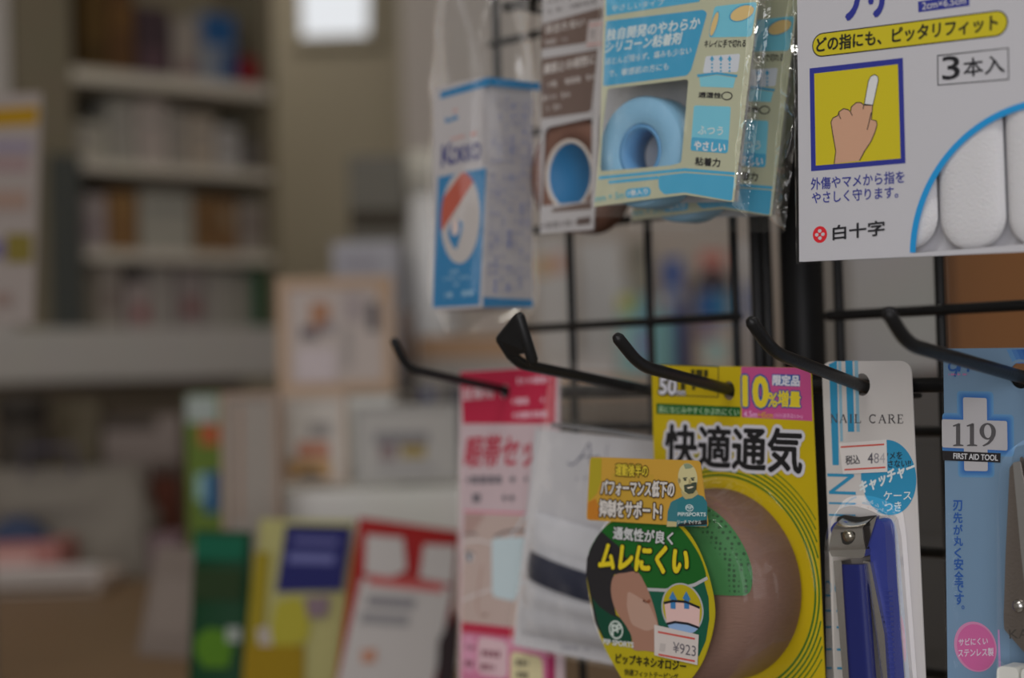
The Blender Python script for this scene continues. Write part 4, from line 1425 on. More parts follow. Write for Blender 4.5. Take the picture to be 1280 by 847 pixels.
poly(b, fr, [c6(368, 740), c6(396, 745), c6(396, 1000), c6(366, 1000)], fg(160, 44, 90), 5)
b.build('card', root)
film(fr, [(571, 530), (702, 528), (708, 900), (570, 900)], .0022, .0025, .0008, CLEAR, 'clear_pouch', root, 24, 40, 4.4, back=.003)

# ================================================================== white supporter bag with navy band
FK, FW_ = 0.8, 0.95
root, fr = hang('supporter_bag', 'clear zip bag holding a white supporter with a navy band, partly behind the yellow pack', 'medical package', HW, (812, 488))
b = MB()
WS = fx(147, 146, 149)
quadw = [(667, 536), (838, 553), (860, 850), (640, 806)]
b.slab([fr.uvs(quadw)], WS, .001, .0016)
SC = fx(66, 68, 86)
cs = lambda x, y: c5(x, y)


def script(pts, w=.0007):
    P_ = [Vector(fr.uv(*c5(*p))) for p in pts]
    sm = []
    for i in range(len(P_) - 1):
        p0, p1, p2, p3 = P_[max(0, i - 1)], P_[i], P_[i + 1], P_[min(len(P_) - 1, i + 2)]
        for k in range(6):
            t = k / 6
            sm.append(.5 * ((2 * p1) + (-p0 + p2) * t + (2 * p0 - 5 * p1 + 4 * p2 - p3) * t * t + (-p0 + 3 * p1 - 3 * p2 + p3) * t ** 3))
    sm.append(P_[-1])
    b.fill([stroke([tuple(p) for p in sm], w)], SC, .001 - LAY * 2)


script([(625, 540), (640, 552), (665, 545), (705, 500), (738, 440), (745, 480), (746, 540), (752, 555)])
script([(680, 520), (715, 510), (760, 512)], .0005)
script([(757, 550), (768, 512), (774, 520), (790, 508), (792, 545), (800, 550)])
script([(812, 520), (802, 540), (815, 552), (828, 520), (838, 445), (830, 500), (834, 552), (846, 550)])
dashes(b, fr, c5(680, 640), c5(745, 632), 5, fg(122, 122, 130), 3, seed=71, off=-.001)
dashes(b, fr, c6(420, 742), c6(520, 748), 5, fg(122, 122, 130), 3, seed=72, off=-.001)
b.build('white_insert', root)
# soft folded supporter
m = MB()
KN = raw('white_knit', alb((148, 148, 152), KF), .9, bump=.8, scale=900)
NV = raw('navy_elastic', alb((16, 21, 40), KF), .85, bump=.9, scale=700)
cS = [Vector(fr.uv(*p, .004)) for p in ((662, 640), (838, 690), (842, 830), (642, 790))]


def sup(s, t):
    p = (cS[0] * (1 - s) + cS[1] * s) * (1 - t) + (cS[3] * (1 - s) + cS[2] * s) * t
    e = max(0, math.sin(math.pi * min(.999, max(.001, s))) ** .5 * math.sin(math.pi * t) ** .6)
    rib = .0016 * math.cos((t - .42) * 26) * e if abs(t - .42) > .12 else 0
    return (p.x, -.0006 - .010 * e - rib * .4, p.y)


m.surf(sup, 40, 50, KN); m.surf(lambda s, t: (sup(s, t)[0], -.0004, sup(s, t)[2]), 2, 2, KN)
sp = m.build('supporter', root)
m = MB()
nb = [fr.uv(*p, .010) for p in (c6(285, 378), c6(640, 500), c6(640, 606), c6(276, 482))]
nb = [Vector(p) for p in nb]


def nav(s, t):
    p = (nb[0] * (1 - s) + nb[1] * s) * (1 - t) + (nb[3] * (1 - s) + nb[2] * s) * t
    e = max(0, math.sin(math.pi * (.08 + .84 * s))) ** .5
    return (p.x, -.0014 - .0104 * e - .001 * math.sin(math.pi * t), p.y)


m.surf(nav, 30, 8, NV)
m.build('navy_band', sp)
film(fr, [(690, 448), (834, 462), (864, 856), (634, 810)], .0150, .0020, .0009, CLEARW, 'clear_bag', root, 40, 50, 9.1, back=.0022)
m = MB()
zp = [(690, 529), (760, 537.5), (840, 550)]
for dz in (0, 3.0):
    m.tube([(fr.uv(x, y + dz, .0165)[0], -.0165, fr.uv(x, y + dz, .0165)[1]) for x, y in zp], .0005, raw('zip_seal', alb((96, 96, 98), KF), .3), 8)
m.build('zip_seal', root)

# ================================================================== yellow kinesiology tape pack
FK, FW_ = 0.74, 0.9
root, fr = hang('kinesiology_tape_pack', 'yellow tape pack with a round clear blister, pink corner and oval green tag', 'tape pack', HY, (912, 489))
YL = fx(143, 125, 12)
cy = cropper(800, 440, 4.704)
b = MB()
hole_ = ell(fr.uv(911, 488), .0029, .0038, 24)
card = fr.uvs([(814.5, 456), (1013.5, 459.5), (1036, 960), (826, 960)])
b.slab([rpoly(card, [0, .003, 0, 0], 8), hole_], YL, 0, .0006)
pk = fr.uvs([(926.5, 458.2), (1013.3, 459.7), (1015.5, 526), (927.5, 521)])
b.fill([rpoly(pk, [0, .003, 0, 0], 8)], fx(142, 58, 100), -LAY)
ty = lambda body, BL, BR, TL, mat, **k: text(b, fr, body, cy(*BL), cy(*BR), cy(*TL), mat, **k)
BO = fg(34, 84, 160)
WO = fx(160, 160, 168)
ty('10', (612, 312), (752, 322), (610, 142), fx(164, 148, 34), bold=.06, lay=4, out=(BO, .065))
ty('%', (752, 318), (806, 322), (756, 238), fx(164, 148, 34), bold=.035, lay=4, out=(BO, .07))
ty('増量', (812, 318), (944, 324), (814, 226), fx(164, 148, 34), bold=.035, lay=4, out=(BO, .07))
poly(b, fr, [cy(776, 128), cy(942, 132), cy(942, 203), cy(778, 196)], BO, 1.6, r=.0006)
ty('限定品', (782, 193), (938, 199), (784, 133), WO, bold=.05, lay=3)
ty('4.5m', (612, 380), (690, 384), (612, 344), fg(214, 150, 190), bold=.03)
ty('+45cm', (694, 384), (782, 387), (694, 350), fg(206, 150, 60), bold=.03)
ty('(当社通常品5.0m)', (788, 388), (958, 394), (788, 358), fg(214, 150, 190))
frame_loop(b, fr, [cy(112, 70), cy(464, 82), cy(462, 266), cy(112, 252)], 1.0, INK, 2)
ty('50', (116, 244), (212, 250), (120, 150), WO, bold=.05, lay=4, out=(INK, .09))
ty('mm', (216, 252), (268, 254), (216, 226), WO, bold=.03, lay=4, out=(INK, .12))
for k, (y_, x0_, x1_) in enumerate(((142, 300, 410), (220, 240, 452))):
    dashes(b, fr, cy(x0_, y_), cy(x1_, y_ + 4), 9, fg(60, 56, 20), 3, seed=80 + k)
poly(b, fr, [cy(96, 300), cy(592, 322), cy(590, 380), cy(97, 362)], fg(26, 92, 36))
ty('肌になじみやすくかぶれにくい', (112, 354), (584, 374), (112, 316), fg(150, 176, 140), bold=.02)
ty('快適通気', (150, 664), (950, 712), (156, 424), fx(22, 22, 24), bold=.03, lay=5, out=(fx(148, 148, 154), .08))
# concentric green arcs around the blister
rcY = Vector(fr.uv(905, 728))
GR = fg(40, 104, 30)
um = fr.uv(1020, 728)[0]
for k, r_ in enumerate((.0425, .0442, .0459, .0476, .0493, .0512)):
    pts = []
    for q in range(121):
        t = math.radians(-100 + 210 * q / 120)
        p = (rcY.x + r_ * math.cos(t), rcY.y + r_ * math.sin(t))
        sd = fr.uv(1014 + (p[1] < 0) * 0, 500)[0]
        edge = card[1][0] + (card[2][0] - card[1][0]) * ((p[1] - card[1][1]) / (card[2][1] - card[1][1]))
        if p[0] < edge - .0003:
            pts.append(p)
        elif pts and len(pts) > 2:
            b.fill([stroke(pts, .0008 - .00008 * k)], GR, -LAY * 1.5); pts = []
        else:
            pts = []
    if len(pts) > 2:
        b.fill([stroke(pts, .0008 - .00008 * k)], GR, -LAY * 1.5)
b.build('card', root)
# roll inside the blister: axis square to the card
SK = bpy.data.materials.new('kinesiology_cloth')
SK.use_nodes = True
nt = SK.node_tree
pb = nt.nodes['Principled BSDF']; pb.inputs['Roughness'].default_value = .85
tc = nt.nodes.new('ShaderNodeTexCoord'); mp = nt.nodes.new('ShaderNodeMapping'); nz = nt.nodes.new('ShaderNodeTexNoise'); cr = nt.nodes.new('ShaderNodeValToRGB'); bp = nt.nodes.new('ShaderNodeBump')
mp.inputs['Scale'].default_value = (300, 300, 2200); nz.inputs['Scale'].default_value = 1
c0, c1 = alb((90, 68, 59), KF), alb((104, 80, 70), KF)
cr.color_ramp.elements[0].color = (*c0, 1); cr.color_ramp.elements[1].color = (*c1, 1)
bp.inputs['Strength'].default_value = .4; bp.inputs['Distance'].default_value = .0003
for a_, b_ in ((tc.outputs['Object'], mp.inputs[0]), (mp.outputs[0], nz.inputs['Vector']), (nz.outputs['Fac'], cr.inputs[0]), (cr.outputs[0], pb.inputs['Base Color']), (nz.outputs['Fac'], bp.inputs['Height']), (bp.outputs[0], pb.inputs['Normal'])):
    nt.links.new(a_, b_)
RR_ = .0375
DP = .034
m = MB()
SHR, SHD = .012, .014
ROLLP = [(RR_ - .001, .001), (RR_, .002), (RR_, DP - SHD)]
for k in range(1, 13):
    a_ = math.pi / 2 * k / 12
    ROLLP.append((RR_ - SHR * (1 - math.cos(a_)), DP - SHD + (SHD - .001) * math.sin(a_)))
ROLLP += [(.016, DP - .001), (.016, .001)]
m.lathe(ROLLP, SK, (rcY.x, 0, rcY.y), 'y', 72, closed=True)
roll = m.build('tape_roll', root)
m = MB()
m.lathe([(.0158, .001), (.0158, DP - .001), (.0142, DP - .001), (.0142, .001)], fg(150, 146, 140), (rcY.x, 0, rcY.y), 'y', 40, closed=True); m.build('core', roll)
# green dotted end label wrapped on the roll's upper right side
GD = bpy.data.materials.new('green_dotted_label')
GD.use_nodes = True
nt = GD.node_tree
pb = nt.nodes['Principled BSDF']; pb.inputs['Roughness'].default_value = .6
tc = nt.nodes.new('ShaderNodeTexCoord'); vo = nt.nodes.new('ShaderNodeTexVoronoi'); cr = nt.nodes.new('ShaderNodeValToRGB')
vo.inputs['Scale'].default_value = 520; vo.inputs['Randomness'].default_value = .15
c0, c1 = alb((26, 56, 30), KF), alb((44, 90, 50), KF)
cr.color_ramp.elements[0].position = .25; cr.color_ramp.elements[1].position = .42
cr.color_ramp.elements[0].color = (*c0, 1); cr.color_ramp.elements[1].color = (*c1, 1)
for a_, b_ in ((tc.outputs['Object'], vo.inputs['Vector']), (vo.outputs['Distance'], cr.inputs[0]), (cr.outputs[0], pb.inputs['Base Color'])):
    nt.links.new(a_, b_)
m = MB()


GP = [(.0165, DP - .001)] + [p for p in ROLLP[14:2:-1]] + [(RR_, DP - SHD - .006)]
GL = [0.0]
for k in range(1, len(GP)):
    GL.append(GL[-1] + math.hypot(GP[k][0] - GP[k - 1][0], GP[k][1] - GP[k - 1][1]))


def gl_(s, t):
    # from the front face over the rounded shoulder; the outer lower corner is rounded
    ang = math.radians(2 + 110 * t)
    c = min(1, t / .2)
    l = (.0205 + .001 * t) * (.80 + .20 * math.sqrt(max(0, 1 - (1 - c) ** 2))) * s
    k = 1
    while k < len(GP) - 1 and GL[k] < l:
        k += 1
    f = (l - GL[k - 1]) / (GL[k] - GL[k - 1])
    r_ = GP[k - 1][0] * (1 - f) + GP[k][0] * f + .0003
    d_ = GP[k - 1][1] * (1 - f) + GP[k][1] * f + .0004
    return (rcY.x + r_ * math.cos(ang), -d_, rcY.y + r_ * math.sin(ang))


m.surf(gl_, 24, 60, GD)
m.build('green_end_label', roll)
# blister
m = MB()
prof = [(.0465, .0002), (.0425, .0006), (.0418, .002), (.0402, .02), (.0392, DP + .001), (.0384, DP + .0035), (.036, DP + .0045), (0.0001, DP + .0045)]
m.lathe(prof, DOME, (rcY.x, 0, rcY.y), 'y', 72)
m.build('clear_blister', root)
# oval tag on the blister front
OT = DP + .0052
GRN, DG, TEAL = fx(20, 72, 26), fx(30, 29, 31), fx(18, 66, 50)
ov = [(735, 735), (733, 712), (738, 690), (750, 666), (768, 648), (795, 640), (825, 643), (850, 655), (867, 676), (880, 704), (889, 735), (893, 762), (891, 785), (885, 808), (876, 830), (862, 850), (840, 872), (815, 880), (795, 872), (782, 855), (768, 832), (753, 803), (743, 770)]
ct_ = cropper(720, 630, 3.765)


def smooth_loop(pts, n=5):
    P_ = [Vector(p) for p in pts]
    out, N_ = [], len(P_)
    for i in range(N_):
        p0, p1, p2, p3 = P_[i - 1], P_[i], P_[(i + 1) % N_], P_[(i + 2) % N_]
        for k in range(n):
            t = k / n
            q = .5 * ((2 * p1) + (-p0 + p2) * t + (2 * p0 - 5 * p1 + 4 * p2 - p3) * t * t + (-p0 + 3 * p1 - 3 * p2 + p3) * t ** 3)
            out.append((q.x, q.y))
    return out


b = MB()
ovu = smooth_loop(fr.uvs(ov, OT))
b.slab([ovu], fg(184, 168, 24), -OT, -OT + .0006)
Pt = lambda *pts: [ct_(*p) for p in pts]
po_ = lambda pts, mat, lay: poly(b, fr, Pt(*pts), mat, lay, OT)
b.fill([smooth_loop(fr.uvs(Pt((58, 250), (90, 165), (150, 95), (230, 60), (330, 48), (420, 60), (490, 110), (545, 180), (590, 260), (612, 350), (560, 385), (480, 395), (340, 398), (200, 330), (100, 330)), OT))], GRN, -OT - LAY)
po_([(52, 255), (75, 195), (118, 125), (200, 195), (290, 330), (180, 330), (168, 420), (190, 520), (245, 560), (265, 640), (140, 650), (92, 560), (66, 420), (48, 330)], DG, 2)
po_([(78, 440), (110, 480), (165, 520), (215, 540), (262, 610), (262, 650), (140, 650), (105, 560)], fg(18, 70, 50), 3)
po_([(340, 398), (480, 395), (560, 388), (604, 362), (625, 440), (628, 540), (612, 640), (580, 715), (520, 700), (400, 690), (380, 560)], TEAL, 2)
b.fill([stroke(fr.uvs(Pt((335, 400), (420, 404), (490, 396), (560, 378), (620, 346)), OT), .0012)], fg(150, 150, 152), -OT - 3 * LAY)
b.fill([smooth_loop(fr.uvs(Pt((182, 335), (235, 322), (290, 318), (325, 370), (352, 432), (375, 505), (390, 575), (392, 640), (388, 692), (330, 688), (272, 682), (264, 625), (240, 575), (205, 525), (178, 470), (166, 395)), OT))], fx(123, 91, 77), -OT - 4 * LAY)
b.fill([stroke(fr.uvs(Pt((318, 450), (334, 462), (352, 452)), OT), .0012)], fg(130, 78, 58), -OT - 5 * LAY)
b.fill([rpoly(fr.uvs(Pt((245, 405), (345, 465), (392, 575), (335, 598), (262, 565), (240, 480)), OT), .002)], fx(136, 110, 98), -OT - 5 * LAY)
oc = fr.uv(*ct_(502, 492), OT)
w5 = fr.uv(*ct_(602, 492), OT)[0] - oc[0]
h5 = fr.uv(*ct_(502, 370), OT)[1] - oc[1]
b.fill([ell(oc, w5, h5, 48, rot=.12)], fg(146, 148, 152), -OT - 4 * LAY)
b.fill([ell(oc, w5 * .93, h5 * .94, 48, rot=.12)], fg(184, 168, 24), -OT - 5 * LAY)
po_([(418, 462), (460, 454), (520, 458), (586, 484), (582, 578), (530, 560), (470, 552), (430, 560)], fg(196, 164, 160), 6)
po_([(432, 562), (470, 556), (530, 564), (580, 582), (560, 600), (500, 612), (450, 598)], fg(130, 160, 200), 6)
for pts in ([(416, 464), (460, 454), (520, 458), (586, 486)], [(430, 562), (470, 553), (530, 561), (582, 580)]):
    b.fill([stroke(fr.uvs(Pt(*pts), OT), .0009)], INK, -OT - 8 * LAY)
for x_ in (460, 524):
    po_([(x_ - 20, 444), (x_ - 2, 408), (x_ + 20, 450), (x_ + 12, 448), (x_ + 12, 492), (x_ - 12, 490), (x_ - 12, 444)], fg(60, 124, 180), 7)
lc = fr.uv(*ct_(191, 590), OT)
b.fill([ell(lc, .0036, n=32), ell(lc, .0029, n=32)], fg(166, 176, 170), -OT - 6 * LAY)
text(b, fr, 'P', ct_(172, 616), ct_(198, 618), ct_(172, 566), fg(166, 176, 170), 6, .05, off=OT)
text(b, fr, 'P', ct_(196, 602), ct_(216, 604), ct_(196, 564), fg(166, 176, 170), 6, .05, off=OT)
text(b, fr, 'PIP SPORTS', ct_(132, 656), ct_(274, 674), ct_(132, 632), fg(170, 172, 170), 7, .06, off=OT)
to = lambda body, BL, BR, TL, mat, lay=8, **k: text(b, fr, body, ct_(*BL), ct_(*BR), ct_(*TL), mat, lay, off=OT, **k)
to('通気性が良く', (178, 162), (458, 190), (182, 104), fx(150, 152, 152), bold=.035, out=(fg(24, 28, 24), .05))
to('ムレにくい', (110, 302), (524, 330), (124, 182), fx(166, 150, 26), bold=.05, out=(fg(24, 28, 20), .045))
to('ピップキネシオロジー', (190, 746), (520, 786), (192, 700), fg(36, 34, 20), bold=.03)
to('快適フィットテーピング', (230, 802), (482, 828), (232, 772), fg(60, 56, 24), bold=.02)
tag_ = b.build('oval_tag', root)
m = MB()
OS = OT + .0007
m.slab([fr.uvs(Pt((368, 566), (577, 614), (571, 756), (369, 710)), OS)], fg(176, 168, 164), -OS, -OS + .0001)
for pts in ([(386, 600), (560, 633)], [(388, 706), (560, 738)]):
    m.fill([stroke(fr.uvs(Pt(*pts), OS), .0007)], fg(204, 84, 74), -OS - LAY)
text(m, fr, '¥923', ct_(456, 696), ct_(564, 716), ct_(458, 646), fg(88, 84, 90), 2, off=OS)
dashes(m, fr, ct_(392, 690), ct_(440, 696), 10, fg(160, 153, 150), 1.5, off=OS, seed=5)
m.build('price_sticker', tag_)
# promotional sticker at the top of the blister front
OS = OT + .0012
cs2 = cropper(725, 560, 6.05)
P2 = lambda *pts: [cs2(*p) for p in pts]
b = MB()
st = rpoly(fr.uvs(P2((75, 65), (905, 94), (968, 597), (48, 542)), OS), .0018)
b.slab([st], fx(150, 116, 44), -OS, -OS + .0006)
po2 = lambda pts, mat, lay: poly(b, fr, P2(*pts), mat, lay, OS)
po2([(82, 72), (165, 76), (160, 250), (130, 340), (72, 400), (62, 390)], fg(176, 160, 40), 1)
po2([(60, 410), (120, 380), (150, 470), (140, 542), (58, 536)], fg(196, 124, 40), 1)
po2([(240, 190), (560, 200), (560, 420), (420, 545), (300, 540), (240, 380)], fg(196, 156, 56), 1)
# athlete picture: shoulders, shirt, neck, head, beard
po2([(660, 590), (664, 480), (690, 405), (780, 362), (880, 345), (935, 365), (962, 410), (964, 470), (962, 590)], fx(36, 90, 98), 2)
po2([(660, 590), (662, 520), (690, 420), (742, 396), (738, 590)], fg(56, 120, 130), 3)
po2([(658, 592), (662, 550), (735, 556), (732, 592)], fg(176, 164, 120), 4)
po2([(765, 320), (880, 310), (900, 345), (850, 378), (800, 385), (775, 355)], fg(168, 156, 110), 4)
hc = fr.uv(*cs2(818, 228), OS)
hw = fr.uv(*cs2(892, 228), OS)[0] - hc[0]
hh = fr.uv(*cs2(818, 112), OS)[1] - hc[1]
b.fill([ell(hc, hw, hh, 40)], fg(186, 178, 132), -OS - 5 * LAY)
b.fill([ell(fr.uv(*cs2(754, 245), OS), hw * .16, hh * .2, 16)], fg(176, 164, 118), -OS - 5 * LAY)
b.fill([[(hc[0] + hw * .98 * math.cos(math.radians(a)), hc[1] + hh * .98 * math.sin(math.radians(a))) for a in range(52, 116, 4)] + [(hc[0] - .2 * hw, hc[1] + .62 * hh), (hc[0] + .3 * hw, hc[1] + .66 * hh)]], fg(120, 132, 108), -OS - 6 * LAY)
po2([(790, 278), (815, 272), (840, 262), (872, 256), (888, 258), (884, 310), (860, 340), (825, 346), (795, 326)], fg(58, 66, 54), 6)
po2([(812, 296), (850, 286), (866, 290), (850, 300), (822, 306)], fg(196, 184, 160), 7)
for x_ in (800, 858):
    po2([(x_ - 16, 232), (x_ + 16, 226), (x_ + 16, 218), (x_ - 16, 222)], fg(70, 76, 62), 7)
    b.fill([ell(fr.uv(*cs2(x_, 238), OS), .0007, .00035, 12)], fg(52, 56, 48), -OS - 7 * LAY)
po2([(828, 232), (838, 234), (850, 268), (826, 272)], fg(160, 148, 106), 7)
lc = fr.uv(*cs2(832, 450), OS)
b.fill([ell(lc, .0019, .0013, 26), ell(lc, .0016, .0010, 26)], fg(176, 190, 190), -OS - 6 * LAY)
tt = lambda body, BL, BR, TL, mat, lay=8, **k: text(b, fr, body, cs2(*BL), cs2(*BR), cs2(*TL), mat, lay, off=OS, **k)
tt('PIP', (806, 462), (858, 462), (806, 436), fg(176, 190, 190), bold=.03)
tt('PIP/SPORTS', (746, 511), (958, 513), (746, 484), fg(176, 190, 190), bold=.05)
po2([(742, 572), (960, 540), (966, 572), (945, 578), (742, 590)], fg(34, 38, 40), 5)
tt('リーチ マイケル', (742, 570), (922, 572), (744, 543), fg(178, 180, 176), bold=.03)
KO = fg(48, 34, 14)
tt('運動後半の', (274, 206), (516, 216), (276, 116), fx(164, 146, 44), bold=.025, out=(KO, .07))
tt('パフォーマンス低下の', (162, 352), (714, 370), (168, 238), fx(160, 156, 152), bold=.035, out=(KO, .07))
tt('抑制をサポート!', (152, 512), (620, 540), (156, 386), fx(160, 156, 152), bold=.035, out=(KO, .07))
b.build('promo_sticker', root)

# ================================================================== nail clipper card
FK, FW_ = 0.76, 0.96
root, fr = hang('nail_clipper_card', 'white nail care card with blue stripes holding a blue nail clipper', 'nail clipper', HN, (1077, 482))
cn = cropper(1000, 370, 3.529)
cn6 = cropper(1020, 540, 5.294)
cn8 = cropper(1000, 600, 3.43)
CN = fx(36, 106, 138)
CNL = fx(100, 132, 148)
WN = fx(150, 147, 145)
b = MB()
card = fr.uvs([(1027, 451.5), (1138.5, 450.5), (1162, 960), (1047, 960)])
hole_ = ell(fr.uv(1077.5, 480.5), .0034, .0042, 28)
b.slab([rpoly(card, [.005, .005, 0, 0], 8), hole_], WN, 0, .0006)
pn = lambda pts, mat, lay=1: poly(b, fr, [cn(*p) for p in pts], mat, lay)
pn([(128, 300), (163, 284), (172, 745), (144, 745)], CN)
pn([(168, 286), (182, 286), (190, 640), (178, 640)], CNL)
pn([(200, 284), (232, 284), (240, 598), (212, 598)], CN)
pn([(240, 284), (256, 284), (264, 598), (250, 598)], CNL)
# serif lettering
SERIF = {
    'N': [((.1, 0), (.1, 1), .09), ((.1, 1), (.85, 0), .17), ((.88, 0), (.88, 1), .09), ((-.03, 0), (.25, 0), .06), ((-.03, 1), (.2, 1), .06), ((.75, 1), (1.03, 1), .06)],
    'A': [((.08, 0), (.5, 1), .08), ((.5, 1), (.92, 0), .18), ((.25, .36), (.72, .36), .06), ((-.05, 0), (.24, 0), .06), ((.74, 0), (1.06, 0), .06)],
    'I': [((.5, 0), (.5, 1), .17), ((.25, 0), (.75, 0), .06), ((.25, 1), (.75, 1), .06)],
    'L': [((.25, 0), (.25, 1), .17), ((.05, 0), (.95, 0), .07), ((.05, 1), (.5, 1), .06), ((.95, 0), (.98, .25), .07)],
    'C': [('arc', .5, .5, .45, .48, 45, 315, .14), ((.84, .75), (.86, 1.0), .07)],
    'R': [((.2, 0), (.2, 1), .16), ((.0, 0), (.42, 0), .06), ((.0, 1), (.5, 1), .06), ('arc', .45, .76, .33, .24, -90, 90, .13), ((.2, .52), (.5, .52), .06), ((.5, .5), (.95, 0), .16), ((.86, 0), (1.05, 0), .06)],
    'E': [((.2, 0), (.2, 1), .17), ((.0, 0), (.85, 0), .07), ((.0, 1), (.82, 1), .07), ((.2, .52), (.65, .52), .06), ((.85, 0), (.9, .24), .07), ((.82, 1), (.84, .78), .07), ((.65, .42), (.65, .62), .05)],
}


def serif(mb, s, BL, BR, TL, mat, y, adv):
    BL, BR, TL = Vector(BL), Vector(BR), Vector(TL)
    ex, ez = BR - BL, TL - BL
    tot = sum(adv)
    h = ez.length
    x = 0
    for ch, a in zip(s, adv):
        if ch in SERIF:
            wch = min(a * .78, a)
            f_ = lambda u, v: tuple(BL + ex * ((x + u * wch) / tot) + ez * v)
            for st_ in SERIF[ch]:
                if st_[0] == 'arc':
                    _, cx, cy2, rx, ry, a0, a1, w = st_
                    mb.fill([stroke([f_(cx + rx * math.cos(math.radians(a0 + (a1 - a0) * k / 16)), cy2 + ry * math.sin(math.radians(a0 + (a1 - a0) * k / 16))) for k in range(17)], w * h)], mat, y)
                else:
                    p, q_, w = st_
                    mb.fill([stroke([f_(*p), f_(*q_)], w * h)], mat, y)
        x += a


serif(b, 'NAIL CARE', fr.uv(*cn(137, 557)), fr.uv(*cn(466, 560)), fr.uv(*cn(137, 521)), fg(62, 60, 62), -3 * LAY, [1, 1, .6, .95, .7, 1, 1, 1, .85])
# cyan disc, clipped by the card's edge
dc = fr.uv(1110.5, 596.5)
dw = fr.uv(1146, 596)[0] - dc[0]
dh = fr.uv(1110.5, 549.5)[1] - dc[1]
b.fill([ell(dc, dw * .985, dh, 60)], CN, -1.6 * LAY)
tn = lambda body, BL, BR, TL, mat, **k: text(b, fr, body, cn6(*BL), cn6(*BR), cn6(*TL), mat, **k)
tn('ツメを', (442, 180), (572, 176), (442, 133), fg(34, 48, 56), bold=.02)
tn('とばさない!!', (392, 236), (628, 228), (392, 188), fg(34, 48, 56), bold=.02)
WC = fg(170, 176, 178)
tn('キャッチャー', (296, 412), (656, 268), (288, 330), WC, bold=.045)
tn('ケース', (450, 448), (632, 446), (450, 391), WC, bold=.015)
tn('つき', (456, 526), (566, 522), (456, 462), WC, bold=.015)
# big rotated blue letters down the left edge
text(b, fr, 'N', cn6(75, 272), cn6(88, 408), cn6(252, 276), CN, 2, .0)
for y0_, y1_ in ((462, 474), (540, 552)):
    poly(b, fr, [cn6(86, y0_), cn6(262, y0_ + 4), cn6(262, y1_ + 4), cn6(86, y1_)], CN, 2)
text(b, fr, 'C', cn8(146, 432), cn8(150, 482), cn8(200, 430), CN, 2)
for y_ in (490, 555, 625, 720, 800):
    poly(b, fr, [cn8(150 + y_ * .012, y_), cn8(200, y_ + 2), cn8(200, y_ + 12), cn8(150 + y_ * .012, y_ + 9)], CN, 2)
b.build('card', root)
m = MB()
OS = .0004
m.slab([fr.uvs([cn6(150, 72), cn6(466, 48), cn6(472, 262), cn6(178, 276)], OS)], fg(174, 170, 168), -OS, -OS + .0001)
for pts in ([(164, 98), (452, 80)], [(188, 248), (460, 232)]):
    m.fill([stroke(fr.uvs([cn6(*p) for p in pts], OS), .0006)], fg(202, 84, 72), -OS - LAY)
text(m, fr, '税込', cn6(198, 216), cn6(292, 208), cn6(196, 156), fg(60, 58, 62), 2, .02, off=OS)
text(m, fr, '4', cn6(344, 206), cn6(378, 205), cn6(344, 138), fg(70, 68, 76), 2, .015, off=OS)
text(m, fr, '8', cn6(384, 205), cn6(418, 204), cn6(384, 138), fg(118, 115, 120), 2, off=OS)
text(m, fr, '4', cn6(422, 204), cn6(458, 203), cn6(422, 138), fg(140, 137, 140), 2, off=OS)
m.build('price_sticker', root)
# nail clipper
CHROME = raw('clipper_steel', (.62, .6, .58), .22, 1.0, bump=.08, scale=300)
BLV = raw('blue_lever', alb((20, 26, 76), KF), .4, spec=.25)
BCASE = raw('blue_case', alb((38, 46, 106), KF), .35, spec=.3)
clip = empty('nail_clipper', fr, None, None)
clip.matrix_world = Matrix.Identity(4)
clip.parent = root
def plate(mb, pts, o0, o1, mat, c=cn8, r=0.0006):
    """solid plate standing between offsets o0 (front) and o1 (back); outline where its front is seen"""
    q = fr.uvs([c(*p) for p in pts], o0)
    mb.slab([rpoly(q, r)], mat, -o0, -o1)


m = MB()
# curved catcher case behind: broad blue body
plate(m, [(288, 185), (320, 165), (352, 172), (364, 200), (375, 420), (425, 1100), (370, 1100), (330, 640)], .0085, .002, BCASE, r=.001)
plate(m, [(130, 205), (150, 178), (205, 176), (190, 260), (140, 262)], .0085, .002, BCASE, r=.001)
for k in range(18):
    y_ = 470 + 22 * k
    plate(m, [(358 + y_ * .012, y_), (384 + y_ * .030, y_), (384 + y_ * .030, y_ + 7), (358 + y_ * .012, y_ + 7)], .0089, .0084, BCASE, r=0)
m.build('catcher_case', clip)
m = MB()
# steel body: two long sides and the jaw head
plate(m, [(142, 345), (178, 345), (235, 1100), (205, 1100)], .0105, .004, CHROME)
plate(m, [(268, 345), (300, 350), (362, 660), (392, 1100), (366, 1100), (346, 830), (300, 470)], .0105, .004, CHROME)
m.build('steel_body', clip)
m = MB()
jw = [fr.uv(*cn8(*p), .0120) for p in ((138, 215), (268, 208), (282, 296), (262, 330), (138, 322), (124, 300))]


def jaw(s, t):
    # bent steel head: top lip curls back toward the card
    a = Vector(jw[0]) * (1 - s) + Vector(jw[1]) * s
    c = Vector(jw[5]) * (1 - s) + Vector(jw[2]) * s
    if t < .35:
        k = t / .35
        lip = Vector((0.0008 * s + .0013, .0045)) * (1 - k)
        return (a.x + lip.x, -.0120 + .0065 * (1 - k) ** 2, a.y + lip.y - .0014 * (1 - k) * math.sin(math.pi * s))
    k = (t - .35) / .65
    p = a * (1 - k) + c * k
    return (p.x, -.0120 - .0004 * math.sin(math.pi * k), p.y)


